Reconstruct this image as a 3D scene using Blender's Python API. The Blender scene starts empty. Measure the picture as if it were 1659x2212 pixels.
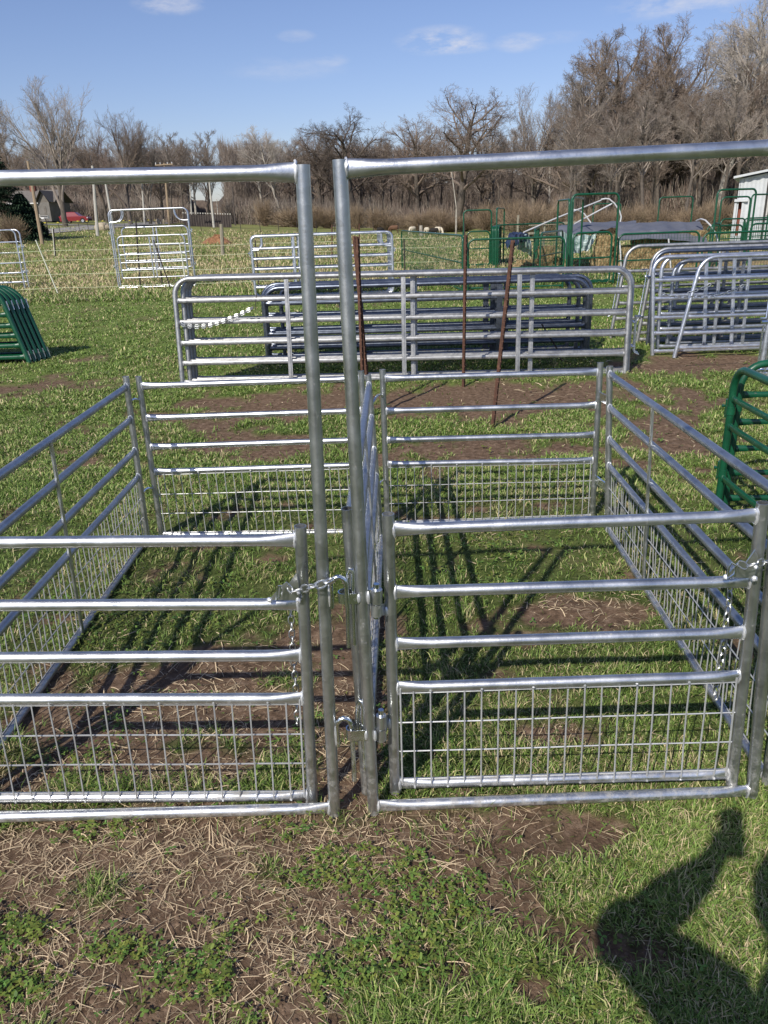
import bpy, math, random
import numpy as np
from mathutils import Vector, Matrix
random.seed(7)
R = np.random.default_rng(11)
SC = bpy.context.scene
COL = SC.collection
V = Vector

# ------------------------------------------------------------------ camera geometry (phone held at 1.7 m)
IW, IH, FL = 1659.0, 2212.0, 1662.0
CAMH = 1.7
PITCH, ROLL = math.radians(21.06), math.radians(2.0)

def ray(x, y):
    u = (x-IW/2)/FL; v = -(y-IH/2)/FL
    c, s = math.cos(ROLL), math.sin(ROLL)
    u, v = u*c+v*s, -u*s+v*c
    cp, sp = math.cos(PITCH), math.sin(PITCH)
    return V((u, cp+v*sp, -sp+v*cp))
def sstep(t):
    t = min(1, max(0, t)); return t*t*(3-2*t)
def TZ(x, y):
    """height of the pasture: level by the pens, tilting up to the left far off"""
    return sstep((y-20)/90)*(-.3-.06*max(-75, min(x, 10)))
def G(x, y, z=None):
    """where the sight line through a photo point meets the ground (or the level z)"""
    r = ray(x, y)
    if z is not None:
        return V((0, 0, CAMH))+r*((z-CAMH)/r.z)
    t = 0.8
    for _ in range(4000):
        p = V((0, 0, CAMH))+r*t
        if p.z <= TZ(p.x, p.y): break
        t *= 1.004
    return V((p.x, p.y, TZ(p.x, p.y)))
def P(x, y, d):
    r = ray(x, y); return V((0, 0, CAMH))+r*(d/r.y)
def foot(x, d):
    p = P(x, 480, d); return V((p.x, d, TZ(p.x, d)))
def proj(p):
    c, s = math.cos(ROLL), math.sin(ROLL); cp, sp = math.cos(PITCH), math.sin(PITCH)
    q = p-V((0, 0, CAMH))
    u, v, f = q.dot(V((c, -s*sp, -s*cp))), q.dot(V((s, c*sp, c*cp))), q.dot(V((0, cp, -sp)))
    return IW/2+FL*u/f, IH/2-FL*v/f

# ------------------------------------------------------------------ materials
def newmat(name):
    m = bpy.data.materials.new(name); m.use_nodes = True
    nt = m.node_tree; nt.nodes.clear()
    out = nt.nodes.new('ShaderNodeOutputMaterial'); b = nt.nodes.new('ShaderNodeBsdfPrincipled')
    nt.links.new(b.outputs[0], out.inputs[0])
    return m, nt, b
def noise(nt, scale, detail=4, rough=.6, vec=None, kind='Fac'):
    n = nt.nodes.new('ShaderNodeTexNoise'); n.inputs['Scale'].default_value = scale
    n.inputs['Detail'].default_value = detail; n.inputs['Roughness'].default_value = rough
    if vec is not None: nt.links.new(vec, n.inputs['Vector'])
    return n.outputs[kind]
def ramp(nt, fac, stops):
    r = nt.nodes.new('ShaderNodeValToRGB'); nt.links.new(fac, r.inputs[0])
    while len(r.color_ramp.elements) < len(stops): r.color_ramp.elements.new(.5)
    for e, (p, c) in zip(r.color_ramp.elements, stops):
        e.position = p; e.color = (*c, 1) if len(c) == 3 else c
    return r.outputs[0]
def coords(nt, sx=1, sy=1, sz=1, kind='Object'):
    t = nt.nodes.new('ShaderNodeTexCoord'); mp = nt.nodes.new('ShaderNodeMapping')
    mp.inputs['Scale'].default_value = (sx, sy, sz); nt.links.new(t.outputs[kind], mp.inputs[0]); return mp.outputs[0]
def bump(nt, b, h, strength=.3, dist=.01):
    n = nt.nodes.new('ShaderNodeBump'); n.inputs['Strength'].default_value = strength; n.inputs['Distance'].default_value = dist
    nt.links.new(h, n.inputs['Height']); nt.links.new(n.outputs[0], b.inputs['Normal'])
def simple(name, stops, scale=8, rough=.7, metal=0, bmp=.2, detail=4, sc=(1, 1, 1), bd=.005, spec=.5):
    m, nt, b = newmat(name)
    v = coords(nt, *sc); n = noise(nt, scale, detail, .6, v)
    nt.links.new(ramp(nt, n, stops), b.inputs['Base Color'])
    b.inputs['Roughness'].default_value = rough; b.inputs['Metallic'].default_value = metal
    b.inputs['Specular IOR Level'].default_value = spec
    if bmp: bump(nt, b, n, bmp, bd)
    return m
def galv(name, lo, hi, r0, r1, metal=1.0, spang=30):
    m, nt, b = newmat(name)
    v = coords(nt)
    n1 = noise(nt, 9, 5, .65, v); n2 = noise(nt, 120, 3, .6, v)
    vo = nt.nodes.new('ShaderNodeTexVoronoi'); vo.inputs['Scale'].default_value = spang; nt.links.new(v, vo.inputs['Vector'])
    mx = nt.nodes.new('ShaderNodeMix'); mx.data_type = 'FLOAT'; mx.inputs[0].default_value = .25
    nt.links.new(n1, mx.inputs[2]); nt.links.new(vo.outputs['Color'], mx.inputs[3])
    base = ramp(nt, mx.outputs[0], [(.25, lo), (.7, hi)])
    geo = nt.nodes.new('ShaderNodeNewGeometry'); pz = nt.nodes.new('ShaderNodeSeparateXYZ'); nt.links.new(geo.outputs['Position'], pz.inputs[0])
    dm = nt.nodes.new('ShaderNodeMapRange'); dm.inputs['From Min'].default_value = .30; dm.inputs['From Max'].default_value = .0; dm.inputs['To Max'].default_value = .75; nt.links.new(pz.outputs['Z'], dm.inputs[0])
    n3 = noise(nt, 26, 6, .75, v); th = nt.nodes.new('ShaderNodeMapRange'); th.inputs['From Min'].default_value = .48; th.inputs['From Max'].default_value = .66; nt.links.new(n3, th.inputs[0])
    ad = nt.nodes.new('ShaderNodeMath'); ad.operation = 'MULTIPLY_ADD'; nt.links.new(dm.outputs[0], ad.inputs[0]); nt.links.new(th.outputs[0], ad.inputs[1]); ad.inputs[2].default_value = 0
    spk = nt.nodes.new('ShaderNodeMapRange'); spk.inputs['From Min'].default_value = .62; spk.inputs['From Max'].default_value = .72; spk.inputs['To Max'].default_value = .45; nt.links.new(noise(nt, 60, 4, .7, v), spk.inputs[0])
    dirtm = nt.nodes.new('ShaderNodeMath'); dirtm.operation = 'MAXIMUM'; nt.links.new(ad.outputs[0], dirtm.inputs[0]); nt.links.new(spk.outputs[0], dirtm.inputs[1])
    dc = nt.nodes.new('ShaderNodeMix'); dc.data_type = 'RGBA'; nt.links.new(dirtm.outputs[0], dc.inputs[0]); nt.links.new(base, dc.inputs[6]); dc.inputs[7].default_value = (.24, .21, .17, 1)
    nt.links.new(dc.outputs[2], b.inputs['Base Color'])
    mt = nt.nodes.new('ShaderNodeMath'); mt.operation = 'MULTIPLY_ADD'; nt.links.new(dirtm.outputs[0], mt.inputs[0]); mt.inputs[1].default_value = -metal; mt.inputs[2].default_value = metal; nt.links.new(mt.outputs[0], b.inputs['Metallic'])
    mr = nt.nodes.new('ShaderNodeMapRange'); mr.inputs['From Min'].default_value = .3; mr.inputs['From Max'].default_value = .7
    mr.inputs['To Min'].default_value = r0; mr.inputs['To Max'].default_value = r1
    nt.links.new(n1, mr.inputs[0]); nt.links.new(mr.outputs[0], b.inputs['Roughness'])
    bump(nt, b, n2, .16, .002)
    return m
M = {}
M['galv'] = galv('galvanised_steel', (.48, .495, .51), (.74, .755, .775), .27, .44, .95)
M['galv_post'] = galv('galvanised_post', (.36, .375, .375), (.60, .615, .62), .27, .46, .94)
M['side'] = galv('side_rail_steel', (.27, .29, .33), (.46, .49, .54), .34, .5, .92)  # darker galv copy; dimmer light on receding rails and rear gates in its colour
M['weld'] = galv('silver_weld', (.6, .61, .63), (.85, .86, .88), .35, .55, .7, 200)
M['wire'] = galv('galvanised_wire', (.36, .37, .38), (.52, .53, .54), .4, .5, .35)
M['zinc'] = galv('bright_zinc', (.62, .66, .70), (.8, .84, .88), .16, .28)
M['old'] = galv('weathered_galvanised', (.27, .275, .28), (.50, .505, .51), .38, .6, .85, 45)
M['blue'] = galv('shaded_galvanised', (.10, .115, .15), (.20, .23, .29), .3, .45, .9, 40)  # dark copy of the galvanised steel, shade on the rear gates painted in
M['white'] = galv('pale_galvanised', (.46, .48, .53), (.68, .71, .77), .28, .45, .85, 40)
def paint(name, c, rough=.3, var=.75):
    m, nt, b = newmat(name)
    n = noise(nt, 14, 5, .6, coords(nt))
    pc = ramp(nt, n, [(.3, tuple(v*var for v in c)), (.7, c)])
    ch = nt.nodes.new('ShaderNodeMapRange'); ch.inputs['From Min'].default_value = .67; ch.inputs['From Max'].default_value = .70; ch.inputs['To Max'].default_value = .8; nt.links.new(noise(nt, 38, 4, .7, coords(nt)), ch.inputs[0])
    cx = nt.nodes.new('ShaderNodeMix'); cx.data_type = 'RGBA'; nt.links.new(ch.outputs[0], cx.inputs[0]); nt.links.new(pc, cx.inputs[6]); cx.inputs[7].default_value = (.16, .13, .11, 1)
    nt.links.new(cx.outputs[2], b.inputs['Base Color'])
    b.inputs['Roughness'].default_value = rough; b.inputs['Coat Weight'].default_value = .3
    bump(nt, b, noise(nt, 90, 2, .5, coords(nt)), .05, .002)
    return m
M['green'] = paint('green_powder_coat', (.004, .085, .038), .38, .55)
M['rust'] = simple('rusty_steel', [(.3, (.055, .028, .02)), (.55, (.125, .06, .04)), (.75, (.20, .11, .07))], 22, .85, .1, .5, 6)
M['black_steel'] = simple('dark_post_steel', [(.3, (.02, .02, .02)), (.7, (.07, .05, .045))], 30, .7, .2)
M['yellow'] = paint('yellow_cap', (.6, .5, .06), .5)
M['polywire'] = paint('polywire', (.62, .66, .42), .6)
M['stake'] = paint('white_fibreglass', (.75, .76, .62), .5)
M['wood'] = simple('grey_post_wood', [(.3, (.16, .14, .10)), (.7, (.34, .31, .24))], 6, .9, 0, .5, 6, (6, 6, .6))
M['pole_tan'] = simple('tan_pole_wood', [(.3, (.22, .16, .10)), (.7, (.38, .29, .2))], 6, .85, 0, .4, 6, (5, 5, .3))
M['pole_pale'] = simple('pale_pole_wood', [(.3, (.36, .34, .30)), (.7, (.52, .5, .46))], 6, .85, 0, .3, 6, (5, 5, .3))
M['pole_dark'] = simple('dark_pole_wood', [(.3, (.05, .04, .035)), (.7, (.11, .09, .08))], 6, .85, 0, .3, 6, (5, 5, .3))
M['bark'] = simple('grey_brown_bark', [(.3, (.06, .048, .038)), (.7, (.155, .13, .108))], 3, .95, 0, .6, 6, (3, 3, .8), .03)
M['bark_pale'] = simple('pale_mottled_bark', [(.35, (.20, .17, .14)), (.6, (.42, .39, .34))], 2.2, .9, 0, .4, 5, (2, 2, 1), .02)
def twigmat(name, a, b_):
    m, nt, b = newmat(name)
    n = noise(nt, .35, 4, .7, coords(nt))
    nt.links.new(ramp(nt, n, [(.3, a), (.7, b_)]), b.inputs['Base Color']); b.inputs['Roughness'].default_value = .9
    b.inputs['Specular IOR Level'].default_value = .2
    return m
M['twig'] = twigmat('brown_twigs', (.15, .115, .092), (.28, .225, .185))
M['twig_grey'] = twigmat('grey_twigs', (.18, .15, .128), (.33, .285, .245))
M['twig_red'] = twigmat('reddish_twigs', (.175, .115, .088), (.29, .205, .16))
M['twig_pale'] = twigmat('pale_twigs', (.28, .24, .21), (.46, .42, .37))
M['twig_dark'] = twigmat('dark_twigs', (.07, .055, .046), (.135, .11, .092))
M['brush'] = twigmat('brush_stems', (.17, .12, .08), (.32, .25, .17))
M['needles'] = twigmat('spruce_needles', (.008, .02, .012), (.03, .055, .03))
M['gap'] = simple('woodland_floor', [(.3, (.065, .047, .036)), (.7, (.135, .102, .077))], .6, .95, 0, .3)
M['roadstone'] = simple('worn_asphalt', [(.3, (.22, .21, .19)), (.7, (.32, .30, .28))], 1.2, .9, 0, .2)
M['rock'] = simple('tan_rock', [(.3, (.28, .23, .16)), (.7, (.46, .39, .29))], 3, .9, 0, .5)
M['siding'] = simple('tan_siding', [(.3, (.38, .34, .27)), (.7, (.46, .42, .34))], 3, .8)
M['shingle'] = simple('grey_shingle', [(.3, (.11, .10, .09)), (.7, (.19, .17, .15))], 6, .9)
M['dark'] = simple('near_black', [(.3, (.015, .014, .013)), (.7, (.04, .037, .034))], 5, .8)  # plain near-black for the barn corner post and mailbox marking
M['garage'] = simple('shaded_garage_door', [(.3, (.13, .12, .11)), (.7, (.19, .175, .16))], 2, .7)  # garage front darker than the siding, its shade put into the colour
M['barn'] = simple('white_corrugated_metal', [(.3, (.44, .46, .48)), (.7, (.56, .58, .60))], 1.5, .6)
M['curtain'] = simple('grey_fabric', [(.3, (.34, .32, .30)), (.7, (.5, .48, .46))], 1.5, .8, 0, .5, 4, (1, 1, 3))
M['redwood'] = simple('red_inside', [(.3, (.16, .05, .035)), (.7, (.28, .10, .07))], 3, .8)
M['carred'] = paint('red_car_paint', (.20, .008, .014), .2, .9)
M['glass'] = simple('tinted_glass', [(.3, (.012, .014, .018)), (.7, (.03, .033, .04))], 2, .08, 0, 0)
M['tyre'] = simple('tyre_rubber', [(.3, (.015, .015, .015)), (.7, (.03, .03, .03))], 8, .85)
M['rim'] = galv('alloy_rim', (.5, .5, .5), (.7, .7, .7), .25, .35)
M['lamp'] = simple('lamp_lens', [(.3, (.6, .6, .62)), (.7, (.8, .8, .8))], 4, .15, 0, 0)
M['redlamp'] = simple('red_lens', [(.3, (.3, .01, .01)), (.7, (.45, .02, .02))], 4, .15, 0, 0)
M['tarp'] = simple('grey_tarpaulin', [(.3, (.085, .09, .11)), (.7, (.135, .14, .165))], 1.6, .55, 0, .5, 5, (1, 1, 1), .05)
M['bluetarp'] = simple('dark_blue_tarpaulin', [(.3, (.012, .018, .045)), (.7, (.03, .045, .10))], 5, .4, 0, .8, 5, (1, 1, 1), .05)
M['clear'] = simple('pale_green_plastic_sheet', [(.35, (.10, .17, .15)), (.6, (.36, .44, .44))], 4, .3, 0, .9, 6, (1, 1, 1), .05)
M['whitepipe'] = paint('white_pipe', (.62, .62, .62), .5)
M['wool'] = simple('cream_wool', [(.3, (.5, .43, .32)), (.7, (.68, .62, .5))], 14, .95, 0, .8)
M['wool_dark'] = simple('dark_wool', [(.3, (.012, .01, .008)), (.7, (.03, .024, .02))], 14, .95, 0, .8)
M['wool_brown'] = simple('brown_wool', [(.3, (.09, .045, .025)), (.7, (.16, .085, .05))], 14, .95, 0, .8)
M['bale'] = simple('straw_bale', [(.3, (.07, .045, .02)), (.48, (.24, .17, .08)), (.7, (.50, .39, .21))], 9, .95, 0, 1.0, 8, (2.2, 2, .8), .06)
M['hay_red'] = simple('reddish_old_hay', [(.3, (.16, .065, .03)), (.7, (.34, .18, .09))], 7, .95, 0, 1, 8, (1, 1, 2), .05)
M['skin'] = simple('skin', [(.3, (.5, .3, .22)), (.7, (.58, .36, .27))], 6, .5)
M['jacket'] = simple('dark_jacket', [(.3, (.03, .035, .05)), (.7, (.05, .055, .075))], 9, .85)
M['jeans'] = simple('denim', [(.3, (.04, .06, .11)), (.7, (.07, .1, .17))], 12, .9)
M['hair'] = simple('brown_hair', [(.3, (.04, .02, .012)), (.7, (.09, .05, .03))], 30, .5)
M['phone'] = simple('black_glass', [(.3, (.01, .01, .011)), (.7, (.015, .015, .016))], 3, .15, 0, 0)

def leafmat(name, trans=.35, rough=.55):
    m, nt, b = newmat(name)
    a = nt.nodes.new('ShaderNodeVertexColor'); a.layer_name = 'Col'
    nt.links.new(a.outputs[0], b.inputs['Base Color']); b.inputs['Roughness'].default_value = rough
    b.inputs['Specular IOR Level'].default_value = .35
    tr = nt.nodes.new('ShaderNodeBsdfTranslucent'); nt.links.new(a.outputs[0], tr.inputs[0])
    mx = nt.nodes.new('ShaderNodeMixShader'); mx.inputs[0].default_value = trans
    nt.links.new(b.outputs[0], mx.inputs[1]); nt.links.new(tr.outputs[0], mx.inputs[2])
    out = [n for n in nt.nodes if n.type == 'OUTPUT_MATERIAL'][0]; nt.links.new(mx.outputs[0], out.inputs[0])
    return m
M['blade'] = leafmat('grass_blades', .14, .6); M['leaf'] = leafmat('clover_leaves', .3, .5); M['straw'] = leafmat('dry_straw', .15, .7)

# ------------------------------------------------------------------ mesh helpers
class MB:
    def __init__(s): s.v = []; s.f = []; s.m = []
    def add(s, vs, fs, mi=0):
        o = len(s.v); s.v += [tuple(a) for a in vs]
        s.f += [tuple(i+o for i in f) for f in fs]; s.m += [mi]*len(fs)
    def tube(s, pts, r, n=10, cap=True, up=None, ell=None, mi=0, closed=False):
        """swept tube; r number or list; ell = list of (side, up) scales"""
        pts = [V(p) for p in pts]; k = len(pts)
        if not hasattr(r, '__len__'): r = [r]*k
        vs = []; prev = None
        for i, p in enumerate(pts):
            if closed: t = pts[(i+1) % k]-pts[i-1]
            elif i == 0: t = pts[1]-pts[0]
            elif i == k-1: t = pts[-1]-pts[-2]
            else: t = (pts[i+1]-p).normalized()+(p-pts[i-1]).normalized()
            t.normalize()
            if prev is None:
                u = V(up) if up is not None else (V((0, 0, 1)) if abs(t.z) < .95 else V((0, 1, 0)))
                side = t.cross(u).normalized()
            else: side = (prev-t*prev.dot(t)).normalized()
            prev = side; upv = side.cross(t)
            ex, ey = ell[i] if ell else (1, 1)
            for j in range(n):
                a = 2*math.pi*j/n
                vs.append(p+side*(math.cos(a)*r[i]*ex)+upv*(math.sin(a)*r[i]*ey))
        fs = []
        for i in range(k if closed else k-1):
            i2 = (i+1) % k
            for j in range(n):
                j2 = (j+1) % n; fs.append((i*n+j, i*n+j2, i2*n+j2, i2*n+j))
        if cap and not closed:
            fs.append(tuple(range(n))[::-1]); fs.append(tuple((k-1)*n+j for j in range(n)))
        s.add(vs, fs, mi)
    def box(s, a, b, mi=0):
        (x0, y0, z0), (x1, y1, z1) = a, b
        vs = [(x0, y0, z0), (x1, y0, z0), (x1, y1, z0), (x0, y1, z0), (x0, y0, z1), (x1, y0, z1), (x1, y1, z1), (x0, y1, z1)]
        s.add(vs, [(0, 3, 2, 1), (4, 5, 6, 7), (0, 1, 5, 4), (1, 2, 6, 5), (2, 3, 7, 6), (3, 0, 4, 7)], mi)
    def hexa(s, vs, mi=0):
        s.add(vs, [(0, 3, 2, 1), (4, 5, 6, 7), (0, 1, 5, 4), (1, 2, 6, 5), (2, 3, 7, 6), (3, 0, 4, 7)], mi)
    def bar(s, a, b, w, h, up=(0, 0, 1), mi=0):
        a, b = V(a), V(b); t = (b-a).normalized(); sd = t.cross(V(up)).normalized(); u = sd.cross(t)
        vs = []
        for p in (a, b):
            for x, y in ((-1, -1), (1, -1), (1, 1), (-1, 1)): vs.append(p+sd*(x*w/2)+u*(y*h/2))
        s.add(vs, [(0, 1, 2, 3)[::-1], (4, 5, 6, 7), (0, 1, 5, 4), (1, 2, 6, 5), (2, 3, 7, 6), (3, 0, 4, 7)], mi)
    def blob(s, c, r, mi=0, n=7, rings=5, rough=.15):
        c = V(c); vs = []; rr = r if hasattr(r, '__len__') else (r, r, r)
        for i in range(rings+1):
            th = math.pi*i/rings
            for j in range(n):
                a = 2*math.pi*j/n; q = 1+random.uniform(-rough, rough)
                vs.append(c+V((rr[0]*math.sin(th)*math.cos(a)*q, rr[1]*math.sin(th)*math.sin(a)*q, rr[2]*math.cos(th))))
        fs = [(i*n+j, i*n+(j+1) % n, (i+1)*n+(j+1) % n, (i+1)*n+j) for i in range(rings) for j in range(n)]
        s.add(vs, fs, mi)
    def weld(s, p, axis, r, mi=1):
        """bead of weld around the end of a rail"""
        axis = V(axis).normalized(); u = axis.cross(V((0, 0, 1))).normalized(); w = axis.cross(u)
        pts = []; rs = []
        for i in range(16):
            a = 2*math.pi*i/16
            q = r*(1+random.uniform(-.06, .1))
            pts.append(V(p)+u*(math.cos(a)*q*.62)+w*(math.sin(a)*q*1.22)+axis*random.uniform(-.0015, .0015)); rs.append(random.uniform(.0028, .005))
        s.tube(pts, rs, 5, closed=True, mi=mi, up=tuple(axis+V((.01, .02, .03))))
    def build(s, name, mats, parent=None, smooth=True, loc=None):
        me = bpy.data.meshes.new(name); me.from_pydata(s.v, [], s.f)
        if not isinstance(mats, (list, tuple)): mats = [mats]
        for m in mats: me.materials.append(m)
        if len(mats) > 1: me.polygons.foreach_set('material_index', s.m)
        if smooth:
            me.polygons.foreach_set('use_smooth', [True]*len(me.polygons))
            try: me.set_sharp_from_angle(angle=math.radians(42))
            except Exception: pass
        me.update()
        o = bpy.data.objects.new(name, me); COL.objects.link(o)
        if parent is not None: o.parent = parent
        if loc is not None: o.location = loc
        return o
def tag(o, label=None, cat=None, group=None, kind=None):
    if label: o['label'] = label
    if cat: o['category'] = cat
    if group: o['group'] = group
    if kind: o['kind'] = kind
    return o
def thing(name, label, cat, loc=(0, 0, 0), group=None):
    o = bpy.data.objects.new(name, None); COL.objects.link(o); o.location = loc; o.empty_display_size = .2
    return tag(o, label, cat, group)
def kids(o): return [c for c in COL.objects if c.parent == o]
def dup(root, label=None, group=None):
    r = root.copy(); COL.objects.link(r)
    if label: r['label'] = label
    if group: r['group'] = group
    for ch in kids(root):
        c = ch.copy(); COL.objects.link(c); c.parent = r
        for g in kids(ch):
            d = g.copy(); COL.objects.link(d); d.parent = c
    return r
def lerp(a, b, t): return a+(b-a)*t

def rail_tube(mb, a, b, r, flare=True, n=12, weld=True, sag=.0):
    a, b = V(a), V(b); L = (b-a).length; t = (b-a)/L
    if flare:
        ds = [0, .012, .035, .065, .10, L-.10, L-.065, L-.035, L-.012, L]
        es = [(.5, 1.30), (.55, 1.28), (.72, 1.2), (.9, 1.07), (1, 1)]; es = es+es[::-1]
    else: ds = [0, L]; es = [(1, 1)]*2
    mb.tube([a+t*d for d in ds], r, n, ell=es, mi=0)
    if weld: mb.weld(a, t, r*1.06); mb.weld(b, t, r*1.06)

# ------------------------------------------------------------------ world, sun, camera
SUN_AZ, SUN_EL = math.radians(29), math.radians(40)      # shadows run this far right of straight ahead
cam = bpy.data.cameras.new('camera'); co = bpy.data.objects.new('camera', cam); COL.objects.link(co)
c_, s_ = math.cos(ROLL), math.sin(ROLL); cp, sp = math.cos(PITCH), math.sin(PITCH)
mr = Matrix(((c_, s_, 0, 0), (-s_*sp, c_*sp, -cp, 0), (-s_*cp, c_*cp, sp, CAMH), (0, 0, 0, 1)))
co.matrix_world = mr
cam.sensor_fit = 'HORIZONTAL'; cam.sensor_width = 36; cam.lens = 36*FL/IW; cam.clip_start = .02; cam.clip_end = 3000
SC.camera = co
SC.view_settings.view_transform = 'Standard'; SC.view_settings.look = 'None'; SC.view_settings.exposure = 0
w = bpy.data.worlds.new('World'); SC.world = w; w.use_nodes = True; nt = w.node_tree; nt.nodes.clear()
wo = nt.nodes.new('ShaderNodeOutputWorld'); bg = nt.nodes.new('ShaderNodeBackground')
sky = nt.nodes.new('ShaderNodeTexSky'); sky.sky_type = 'NISHITA'; sky.sun_disc = False
sky.sun_elevation = SUN_EL; sky.sun_rotation = math.pi+SUN_AZ; sky.air_density = 1.0; sky.dust_density = .6; sky.ozone_density = 1.6
bg.inputs[1].default_value = .10
tc = nt.nodes.new('ShaderNodeTexCoord')
def cloudmask(px, py, sx, sz, amt):
    d = ray(px, py).normalized()
    right = V((d.y, -d.x, 0)).normalized(); upv = right.cross(d)
    res = None
    def dot(vec, scale):
        n = nt.nodes.new('ShaderNodeVectorMath'); n.operation = 'DOT_PRODUCT'; nt.links.new(tc.outputs['Generated'], n.inputs[0]); n.inputs[1].default_value = vec
        m = nt.nodes.new('ShaderNodeMath'); m.operation = 'MULTIPLY'; nt.links.new(n.outputs['Value'], m.inputs[0]); m.inputs[1].default_value = scale
        q = nt.nodes.new('ShaderNodeMath'); q.operation = 'MULTIPLY'; nt.links.new(m.outputs[0], q.inputs[0]); nt.links.new(m.outputs[0], q.inputs[1]); return q.outputs[0]
    a = dot(right, 1/sx); b = dot(upv, 1/sz)
    s = nt.nodes.new('ShaderNodeMath'); s.operation = 'ADD'; nt.links.new(a, s.inputs[0]); nt.links.new(b, s.inputs[1])
    e = nt.nodes.new('ShaderNodeMapRange'); e.interpolation_type = 'SMOOTHSTEP'; e.inputs['From Min'].default_value = 0; e.inputs['From Max'].default_value = 1.6
    e.inputs['To Min'].default_value = amt; e.inputs['To Max'].default_value = 0; nt.links.new(s.outputs[0], e.inputs[0]); 
    # only the near hemisphere
    n = nt.nodes.new('ShaderNodeVectorMath'); n.operation = 'DOT_PRODUCT'; nt.links.new(tc.outputs['Generated'], n.inputs[0]); n.inputs[1].default_value = d
    g = nt.nodes.new('ShaderNodeMath'); g.operation = 'GREATER_THAN'; nt.links.new(n.outputs['Value'], g.inputs[0]); g.inputs[1].default_value = 0
    m = nt.nodes.new('ShaderNodeMath'); m.operation = 'MULTIPLY'; nt.links.new(e.outputs[0], m.inputs[0]); nt.links.new(g.outputs[0], m.inputs[1])
    return m.outputs[0]
masks = [cloudmask(*a) for a in [(950, 87, .045, .013, .9), (1120, 92, .026, .009, .6), (365, 8, .035, .010, .7), (715, 130, .02, .006, .3),
                                 (640, 78, .02, .006, .3), (1480, 4, .07, .014, .7), (490, 352, .07, .012, .42), (620, 150, .06, .012, .22), (1000, 103, .03, .006, .5), (1210, 80, .03, .006, .2)]]
acc = masks[0]
for m_ in masks[1:]:
    a = nt.nodes.new('ShaderNodeMath'); a.operation = 'ADD'; nt.links.new(acc, a.inputs[0]); nt.links.new(m_, a.inputs[1]); acc = a.outputs[0]
mp = nt.nodes.new('ShaderNodeMapping'); mp.inputs['Scale'].default_value = (9, 9, 26); nt.links.new(tc.outputs['Generated'], mp.inputs[0])
cn = noise(nt, 2.2, 6, .62, mp.outputs[0])
cr = nt.nodes.new('ShaderNodeMapRange'); cr.inputs['From Min'].default_value = .40; cr.inputs['From Max'].default_value = .72; nt.links.new(cn, cr.inputs[0])
cm = nt.nodes.new('ShaderNodeMath'); cm.operation = 'MULTIPLY'; nt.links.new(acc, cm.inputs[0]); nt.links.new(cr.outputs[0], cm.inputs[1]); cm.use_clamp = True
mixc = nt.nodes.new('ShaderNodeMix'); mixc.data_type = 'RGBA'; nt.links.new(cm.outputs[0], mixc.inputs[0])
tint = nt.nodes.new('ShaderNodeMix'); tint.data_type = 'RGBA'; tint.blend_type = 'MULTIPLY'; tint.inputs[0].default_value = 1
tint.inputs[7].default_value = (.97, .97, 1.20, 1); nt.links.new(sky.outputs[0], tint.inputs[6])
nt.links.new(tint.outputs[2], mixc.inputs[6]); mixc.inputs[7].default_value = (7.6, 7.6, 8.2, 1)
nt.links.new(mixc.outputs[2], bg.inputs[0]); nt.links.new(bg.outputs[0], wo.inputs[0])
sl = bpy.data.lights.new('sun', 'SUN'); so = bpy.data.objects.new('sun', sl); COL.objects.link(so)
sl.energy = 5.0; sl.angle = math.radians(.53); sl.color = (1, .94, .83)
sd = V((math.sin(SUN_AZ)*math.cos(SUN_EL), math.cos(SUN_AZ)*math.cos(SUN_EL), -math.sin(SUN_EL)))
so.rotation_euler = sd.to_track_quat('-Z', 'Y').to_euler(); so.location = (0, 0, 30)

# ------------------------------------------------------------------ numpy noise + ground masks
_tab = R.random((256, 256))
def vn(x, y):
    xi = np.floor(x).astype(int); yi = np.floor(y).astype(int); fx = x-xi; fy = y-yi
    fx = fx*fx*(3-2*fx); fy = fy*fy*(3-2*fy)
    a = _tab[xi & 255, yi & 255]; b = _tab[(xi+1) & 255, yi & 255]; c = _tab[xi & 255, (yi+1) & 255]; d = _tab[(xi+1) & 255, (yi+1) & 255]
    return (a*(1-fx)+b*fx)*(1-fy)+(c*(1-fx)+d*fx)*fy
def fbm(x, y, o=4, g=.5):
    s = 0; a = 1; t = 0
    for i in range(o): s = s+a*vn(x*2**i+17.3*i, y*2**i+9.1*i); t += a; a *= g
    return s/t
def gp(px, py): p = G(px, py); return p.x, p.y
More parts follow.
